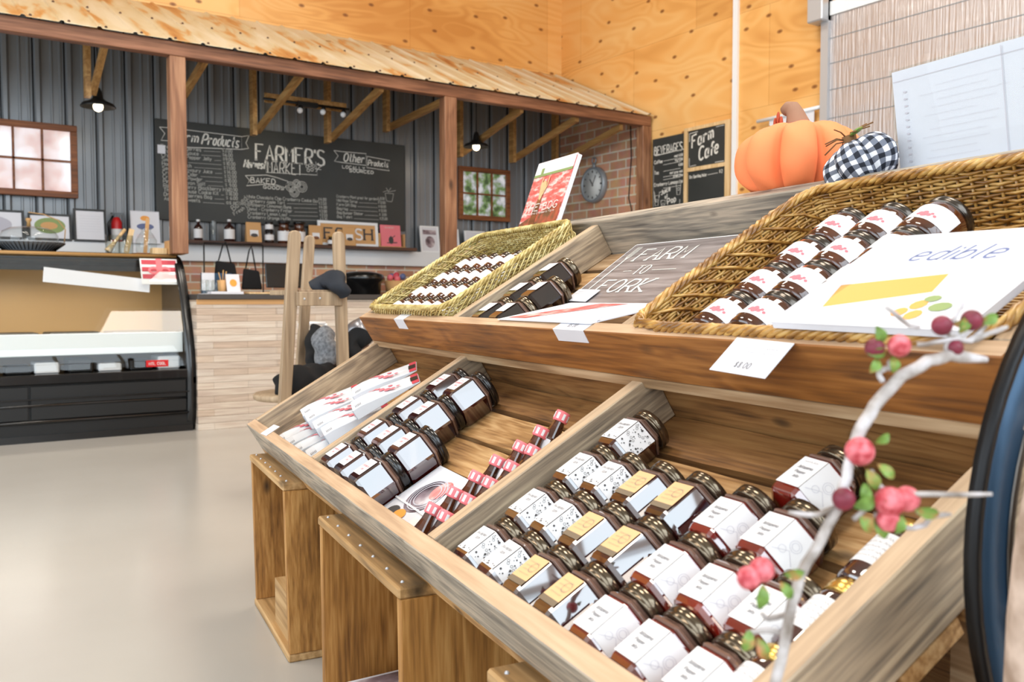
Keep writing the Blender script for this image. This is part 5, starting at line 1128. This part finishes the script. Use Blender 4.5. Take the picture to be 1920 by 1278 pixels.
# ------------------------------------------------------------------ pumpkins on the top plank
def pumpkin_mesh(R, H, lobes, depth, top=.16, uv=False, seg=96, rings=26):
    m = MB(); m.smooth = True; vs = []; fs = []
    for k in range(rings + 1):
        ph = PI * k / rings
        for i in range(seg):
            th = 2 * PI * i / seg; l = abs(math.cos(th * lobes / 2)) ** .55
            rr = R * math.sin(ph) ** .72 * (1 - depth * (1 - l) * math.sin(ph) ** .4) if 0 < k < rings else .001
            z = -H / 2 * math.cos(ph) * (1 - top * math.exp(-(rr / (R * .35)) ** 2)) + .004 * math.sin(9 * th + 5 * ph) * math.sin(ph) * R / .14
            vs.append((rr * math.cos(th), rr * math.sin(th), z + H / 2))
    for k in range(rings):
        for i in range(seg): fs.append((k * seg + i, k * seg + (i + 1) % seg, (k + 1) * seg + (i + 1) % seg, (k + 1) * seg + i))
    m.add(vs, fs); return m
PV = 1.505; p0 = MD.inverted() @ hit(1503, 372, DV * (PV - .1), DV); 
t = thing('stuffed_pumpkin', 'large orange fabric pumpkin with a brown stuffed stem on the top plank', 'pumpkin', MD @ T((p0.x, PV, 1.229)))
pu = (MD.inverted() @ hit(1500, 300, DV * PV, DV)).x; t.matrix_world = MD @ T((pu, PV, 1.229))
pumpkin_mesh(.148, .178, 8, .34).build('pumpkin_body', 'pumpkin_cloth', t)
MB().tube([(.0, 0, .135), (-.004, 0, .160), (-.012, 0, .185), (-.018, 0, .203), (-.026, 0, .215), (-.04, 0, .219), (-.052, 0, .214)], [.040, .033, .025, .020, .018, .016, .013], 14).build('stem', 'pumpkin_stem', t)
m = MB(); 
for a in range(7): m.tube([(-.02, -.03, .165), (-.05 - .01 * a, -.05 + .01 * a, .172 + .004 * (a % 3)), (-.075 - .006 * a, -.055 + .014 * a, .158 + .008 * (a % 4))], .0018, 4)
m.build('raffia', 'raffia', t); m = MB(); [m.ball((-.045 + .01 * k, -.035, .18 + .012 * (k % 2)), .009, 8, 6, sc=(.5, .5, 1.7)) for k in range(3)]; m.build('leaf', 'raffia_red', t)
pu2 = (MD.inverted() @ hit(1617, 315, DV * 1.445, DV)).x
GMt = MD @ T((pu2, 1.445, 1.229 + .048)) @ Rz(0) @ Ry(-24) @ Rx(14)
t = thing('stuffed_pumpkin', 'small black and white checked fabric pumpkin leaning against the orange one', 'pumpkin', GMt)
gm = pumpkin_mesh(.080, .100, 5, .42); gm.v = [(x, y, z - .05) for x, y, z in gm.v]; go = gm.build('pumpkin_body', 'gingham', t)
uvl = go.data.uv_layers.new(name='UVMap')
for poly in go.data.polygons:
    for li in poly.loop_indices:
        vi = go.data.loops[li].vertex_index; k_, i_ = divmod(vi, 96)
        if i_ == 0 and any((go.data.loops[x].vertex_index % 96) > 90 for x in poly.loop_indices): i_ = 96
        uvl.data[li].uv = (i_ / 96, k_ / 26)
MB().tube([(0, 0, .035), (0, 0, .05), (.004, 0, .066)], [.014, .013, .015], 10).build('stem', 'raffia', t)
m = MB()
for a in range(10): b_ = a * .63; m.tube([(0, 0, .055), (.025 * math.cos(b_), .025 * math.sin(b_), .064 + .005 * (a % 3)), (.055 * math.cos(b_), .055 * math.sin(b_), .054 + .012 * (a % 3))], .0016, 4)
m.build('raffia', 'raffia', t); MB().ball((.03, -.01, .06), .012, 8, 6, sc=(1.4, 1, .3)).build('leaf', 'leaf', t)
# clear menu stand with printed sheets
sL = MD.inverted() @ hit(1690, 342, DV * 1.50, DV)
t = thing('menu_stand', 'large clear stand with pale printed sheets at the near end of the top plank', 'sign', MD @ T((sL.x, 1.50, 1.229)) @ Rx(9))
WS_, HS_ = .72, .225
B(0, WS_, .002, .005, .006, HS_).build('paper_sheet', 'sign_white', t); B(-.004, WS_ + .003, 0, .0015, 0, HS_ + .004).build('clear_cover', 'thin_film', t)
B(-.004, WS_ + .003, -.03, .03, -.0, .004).build('foot', 'sign_white', t)
PM = T((0, -.001, 0)) @ Rx(90); m = MB()
for k in range(12): scrawl(m, .06 + .04 * random.random(), .18 - k * .0135, .15 - .05 * random.random(), .003, PM, .0); m.add([tuple(PM @ Vector((x, y, 0))) for x, y in ((.025, .18 - k * .0135), (.032, .18 - k * .0135), (.032, .183 - k * .0135), (.025, .183 - k * .0135))], [(0, 1, 2, 3)])
for k in range(10): scrawl(m, .27, .17 - k * .0155, .2, .003, PM, .0)
line(m, [(0, .205), (.5, .205)], .001, PM, .0); line(m, [(.235, .01), (.235, .22)], .0015, PM, .0); m.build('print', 'print_pale', t)

# ------------------------------------------------------------------ wooden tripod stand with jackets
YT = 4.25
def pt(px, py, y=YT): return hitY(px, py, y)
st = thing('wooden_stand', 'tall pale wooden stand with rounded posts, draped with dark jackets, left of the display', 'stand', T((0, 0, 0)))
def slatpost(px0, py0, px1, z1, y, w_=.058, d=.03, dy=0):
    a = hitY(px0, py0, y); b_ = hitY(px1, 760, y); b_ = a + (b_ - a) * ((z1 - a.z) / (b_.z - a.z)); b_.y += dy
    ax = (b_ - a).normalized(); m = MB(); poly = []
    L_ = (b_ - a).length; pts = [(-w_ / 2, L_), (-w_ / 2, .03), (-w_ * .42, .012), (-w_ * .25, .002), (0, 0), (w_ * .25, .002), (w_ * .42, .012), (w_ / 2, .03), (w_ / 2, L_)]
    X_ = Vector((1, 0, 0)); X_ = (X_ - ax * X_.dot(ax)).normalized(); Y_ = ax.cross(X_)
    M_ = frame(X_, -ax * -1, Y_, a)
    return m.prism([(x, y_) for x, y_ in pts], -d / 2, d / 2, M_)
slatpost(553, 432, 533, .0, YT, .060, .030).build('post', 'stool_timber', st, .004)
slatpost(634, 434, 646, .0, YT, .060, .030).build('post', 'stool_timber', st, .004)
slatpost(581, 441, 568, .0, 4.72, .056, .030, .1).build('post', 'stool_timber', st, .004)
a = pt(560, 560); b_ = pt(632, 560)
B(a.x - .02, b_.x + .02, YT - .03, YT + .0, a.z - .035, a.z + .035).build('seat_rail', 'stool_timber', st, .003)
B(a.x + .0, b_.x - .0, YT - .0, YT + .42, a.z + .02, a.z + .045).build('seat_board', 'stool_timber', st, .003)
zl = pt(560, 742).z; a = pt(518, 742); b_ = pt(640, 742)
MB().lathe([(.20, 0), (.21, .008), (.21, .028), (.20, .035)], 40, M=T(((a.x + b_.x) / 2 + .0, YT + .2, zl - .035))).build('lower_shelf', 'stool_timber', st)
for px, py in ((571, 560), (600, 559)): p = pt(px, py, YT - .03); MB().ball(tuple(p), .006, 8, 6).build('screw', 'steel', st)
def cloth(name, mat, label, cat, pts, r, lump=.15, seed=1, sub=2, group=None):
    """soft folded cloth: a lumpy tube through the points"""
    rnd = random.Random(seed); m = MB(); P_ = []; R_ = []
    for i in range(len(pts) - 1):
        for k in range(4): f = k / 4; P_.append(Vector(pts[i]).lerp(Vector(pts[i + 1]), f)); R_.append((r[i] * (1 - f) + r[i + 1] * f))
    P_.append(Vector(pts[-1])); R_.append(r[-1]); m.tube(P_, R_, 14)
    m.v = [tuple(Vector(v) + Vector((math.sin(v[2] * 60 + seed) , math.sin(v[0] * 50 + v[2] * 30), math.sin(v[0] * 42 + v[1] * 35 + seed))) * lump * .05) for v in m.v]
    o = one(name, m, mat, label, cat); s_ = o.modifiers.new('sub', 'SUBSURF'); s_.levels = s_.render_levels = 1; return o
def W(px, py, y): return tuple(hitY(px, py, y))
cloth('jacket', 'jacket', 'dark navy jacket folded over the seat rail of the wooden stand', 'jacket', [W(584, 545, 4.34), W(600, 540, 4.32), W(618, 530, 4.3), W(632, 528, 4.24), W(641, 545, 4.19), W(642, 558, 4.18)], [.03, .045, .062, .055, .038, .018], .3, 3)
cloth('garment', 'black_cloth', 'black garment bundled on the low round shelf of the wooden stand', 'clothing', [W(516, 722, 4.4), W(545, 718, 4.35), W(580, 712, 4.42), W(618, 706, 4.5), W(640, 700, 4.5)], [.04, .085, .085, .08, .05], .3, 5)
cloth('garment', 'grey_knit', 'grey knitted scarf hanging inside the wooden stand', 'clothing', [W(606, 618, 4.6), W(612, 650, 4.55), W(616, 690, 4.5)], [.05, .075, .06], .35, 8)
cloth('garment', 'black_cloth', 'black coat hanging behind the grey scarf', 'clothing', [W(592, 612, 4.75), W(592, 650, 4.7), W(594, 700, 4.6)], [.04, .06, .06], .3, 2)
cloth('garment', 'silver_bag', 'shiny silver grey bag heaped beyond the end of the display', 'bag', [W(690, 610, 4.6), W(672, 630, 4.6), W(664, 665, 4.6)], [.07, .08, .07], .4, 4)
cloth('garment', 'black_cloth', 'black bag heaped against the end of the display', 'bag', [W(690, 622, 4.3), W(662, 640, 4.3), W(656, 680, 4.3)], [.045, .06, .05], .4, 9)
one('side_box', B(0, .5, 0, .6, 0, .62), 'honey_timber', 'brown wooden box behind the end of the display carrying the bags', 'box', T(Vector(W(664, 700, 4.25)) * 1 - Vector((0, 0, Vector(W(664, 700, 4.25)).z))))
t = thing('tablet_frame', 'thin white metal frame standing behind the wooden stand', 'frame', T((0, 0, 0)))
MB().tube([W(562, 606, 5.2), W(610, 606, 5.2)], .012).tube([W(562, 606, 5.2), Vector(W(562, 606, 5.2)) * 1 - Vector((0, 0, W(562, 606, 5.2)[2]))], .012).tube([W(610, 606, 5.2), Vector(W(610, 606, 5.2)) - Vector((0, 0, W(610, 606, 5.2)[2]))], .012).build('tube_frame', 'white_paint', t)

# ------------------------------------------------------------------ wagon wheel at the near end of the display
WD = .86                                     # distance of the left-most point of the tyre
cW = deep(2215, 965, 1.03); lW = deep(1820, 965, WD)
hx = (cW - lW); hx.z = 0; RX = hx.length; hx.normalize(); hz = Vector((0, 0, 1)); nrm = hx.cross(hz).normalized(); RW = .385
t = thing('cart_wheel', 'wooden cart wheel with a blue black steel tyre at the right edge of the photo', 'wheel', frame(hx, hz, nrm, cW))
kx = 1.0
def rim_pts(R_, z=0, n=64): return [(R_ * kx * math.cos(2 * PI * i / n), R_ * math.sin(2 * PI * i / n), z) for i in range(n)]
def ringsolid(R0, R1, z0, z1, n=72):
    m = MB(); vs = []
    for R_, z in ((R0, z0), (R1, z0), (R1, z1), (R0, z1)): vs += rim_pts(R_, z, n)
    fs = []
    for a, b in ((0, 1), (1, 2), (2, 3), (3, 0)):
        for i in range(n): j = (i + 1) % n; fs.append((a * n + i, a * n + j, b * n + j, b * n + i))
    m.add(vs, fs); m.sm = [True] * len(fs); return m
RW = RX
ringsolid(RW - .008, RW, -.007, .007).build('tyre', 'rim_black', t)  # near-black colour holds the shade on the outer edge of the tyre
ringsolid(RW - .048, RW - .008, -.006, .006).build('steel_rim', 'blue_steel', t)
ringsolid(RW - .052, RW - .048, -.008, .010).build('rim_edge', 'lid_steel', t)
ringsolid(.05, .085, -.05, .05).build('hub', 'weathered_end', t)
for k in range(10):
    MB().tube([(.07, 0, 0), (RW - .045, 0, 0)], [.022, .016], 8, M=Rz(k * 36 + 12)).build('spoke', 'weathered_end', t)
t = thing('burlap_sack', 'beige burlap sack behind the cart wheel at the right edge', 'sack', T((0, 0, 0)))
p = deep(2012, 900, .78); zt = cW.z - RW; p.z = zt + .27; MB().ball(tuple(p), .1, 20, 14, sc=(.5, .5, 2.7)).build('sack_body', 'burlap', t)
g = p.copy(); one('wooden_crate', B(-.02, .28, -.42, .22, 0, zt - .001), 'crate_timber', 'wooden crate under the cart wheel at the lower right corner', 'crate', MD @ T(((MD.inverted() @ cW).x, (MD.inverted() @ cW).y, 0)))

# ------------------------------------------------------------------ branch with berries in front
random.seed(21)
br = thing('berry_branch', 'grey twisted branch with pink berries and green leaves arching in front of the display', 'branch', T((0, 0, 0)))
def bp(l): return [deep(*q) for q in l]
def wob(pts, n=3):
    out = []
    for a, b in zip(pts, pts[1:]):
        for k in range(n): out.append(a.lerp(b, k / n) + Vector((random.uniform(-1, 1), random.uniform(-1, 1), random.uniform(-1, 1))) * .0007)
    return out + [pts[-1]]
main = wob(bp([(1440, 1330, .66), (1463, 1240, .67), (1485, 1130, .68), (1500, 1080, .69), (1540, 1010, .70), (1572, 950, .705), (1588, 895, .71), (1598, 840, .715), (1615, 800, .72), (1640, 760, .725), (1690, 705, .73), (1740, 676, .735), (1780, 666, .74), (1850, 674, .745)]))
rr = [.0042 + (.0010 if .55 < i / len(main) < .95 else 0) for i in range(len(main))]; rr[-1] = .0025; rr[-2] = .004
MB().tube(main, rr, 8).build('stem', 'bark', br)
tw = [[(1572, 950, .705), (1530, 965, .70), (1480, 960, .69)], [(1600, 975, .70), (1640, 935, .70), (1700, 925, .69), (1860, 926, .68)], [(1640, 965, .70), (1700, 990, .70), (1735, 985, .70), (1745, 970, .69), (1783, 964, .69)], [(1632, 880, .71), (1645, 905, .70), (1665, 925, .70)],
      [(1655, 715, .73), (1648, 700, .73), (1650, 695, .73), (1668, 690, .73), (1668, 675, .73)], [(1775, 666, .74), (1775, 645, .74), (1795, 635, .74), (1815, 640, .74), (1840, 625, .74)], [(1770, 605, .74), (1780, 630, .74), (1820, 640, .74), (1850, 610, .74)], [(1660, 575, .75), (1705, 610, .75), (1725, 612, .75)],
      [(1720, 645, .745), (1770, 640, .74), (1800, 630, .74)], [(1785, 605, .74), (1800, 580, .745), (1808, 565, .745)], [(1490, 1150, .69), (1440, 1160, .69), (1425, 1150, .69)], [(1478, 1190, .68), (1440, 1180, .68), (1400, 1185, .68)], [(1820, 640, .74), (1855, 625, .74), (1890, 612, .735)], [(1720, 960, .70), (1738, 965, .7)]]
for l in tw: MB().tube(wob(bp(l)), [.0022] * (3 * (len(l) - 1)) + [.0014], 6).build('twig', 'bark', br)
bl = [(1612, 846, .71, .0115, 'berry_skin'), (1582, 935, .70, .009, 'berry_dark'), (1668, 940, .695, .0118, 'berry_skin'), (1700, 935, .695, .010, 'berry_skin'), (1665, 975, .695, .009, 'berry_skin'), (1404, 1083, .67, .009, 'berry_skin'), (1428, 1068, .675, .0095, 'berry_skin'),
      (1686, 648, .725, .0092, 'berry_skin'), (1640, 652, .73, .008, 'berry_dark'), (1766, 610, .74, .0085, 'berry_dark'), (1822, 600, .74, .0088, 'berry_dark'), (1790, 652, .74, .007, 'berry_dark')]
for px, py, d, r_, mt in bl:
    m = MB(); c = deep(px, py, d)
    m.ball(tuple(c), r_, 18, 12)
    for i in range(len(m.v)): v = Vector(m.v[i]) - c; a = math.atan2(v.y, v.x); m.v[i] = tuple(c + v * (1 + .07 * math.sin(a * 9) * math.sin(v.z / r_ * 9)))
    m.build('berry', mt, br)
lf = [(1640, 830, .71, 40), (1625, 880, .70, -70), (1620, 905, .70, -90), (1645, 870, .70, -50), (1600, 950, .70, 30), (1612, 965, .70, -60), (1640, 970, .70, -70), (1690, 965, .695, -120), (1715, 955, .69, -20), (1655, 960, .695, 80), (1470, 1075, .68, 20), (1430, 1095, .675, -90), (1462, 1090, .68, -60), (1405, 1180, .68, -100), (1420, 1195, .68, -60),
      (1660, 660, .73, 180), (1672, 668, .73, -80), (1645, 672, .73, -120), (1785, 608, .74, 0), (1835, 605, .74, 20), (1798, 625, .74, 60), (1650, 645, .73, 100)]
for px, py, d, an in lf:
    c = deep(px, py, d); a = math.radians(an + random.uniform(-15, 15)); X_ = RT * math.cos(a) + UP * math.sin(a); Y_ = (-RT * math.sin(a) + UP * math.cos(a)); Zn = -FW; L_ = random.uniform(.013, .02); wv = L_ * .28
    tilt = random.uniform(-.5, .5); Y2 = (Y_ + Zn * tilt).normalized(); m = MB(); m.smooth = True; vs = []; N_ = 6
    for i in range(N_ + 1): f = i / N_; w_ = wv * math.sin(PI * min(1, f * 1.02 + .02)) ** .8 + .0003; bend = Zn * (.006 * math.sin(f * 3)); vs += [c + X_ * (L_ * f) - Y2 * w_ + bend + Zn * .0015, c + X_ * (L_ * f) + bend, c + X_ * (L_ * f) + Y2 * w_ + bend + Zn * .0015]
    top = [(3 * i + j, 3 * i + j + 1, 3 * i + j + 4, 3 * i + j + 3) for i in range(N_) for j in (0, 1)]; n = len(vs)
    vs += [v - Zn * .0005 for v in vs]; m.add(vs, top + [tuple(n + q for q in reversed(f)) for f in top]); m.build('leaf', 'leaf', br)
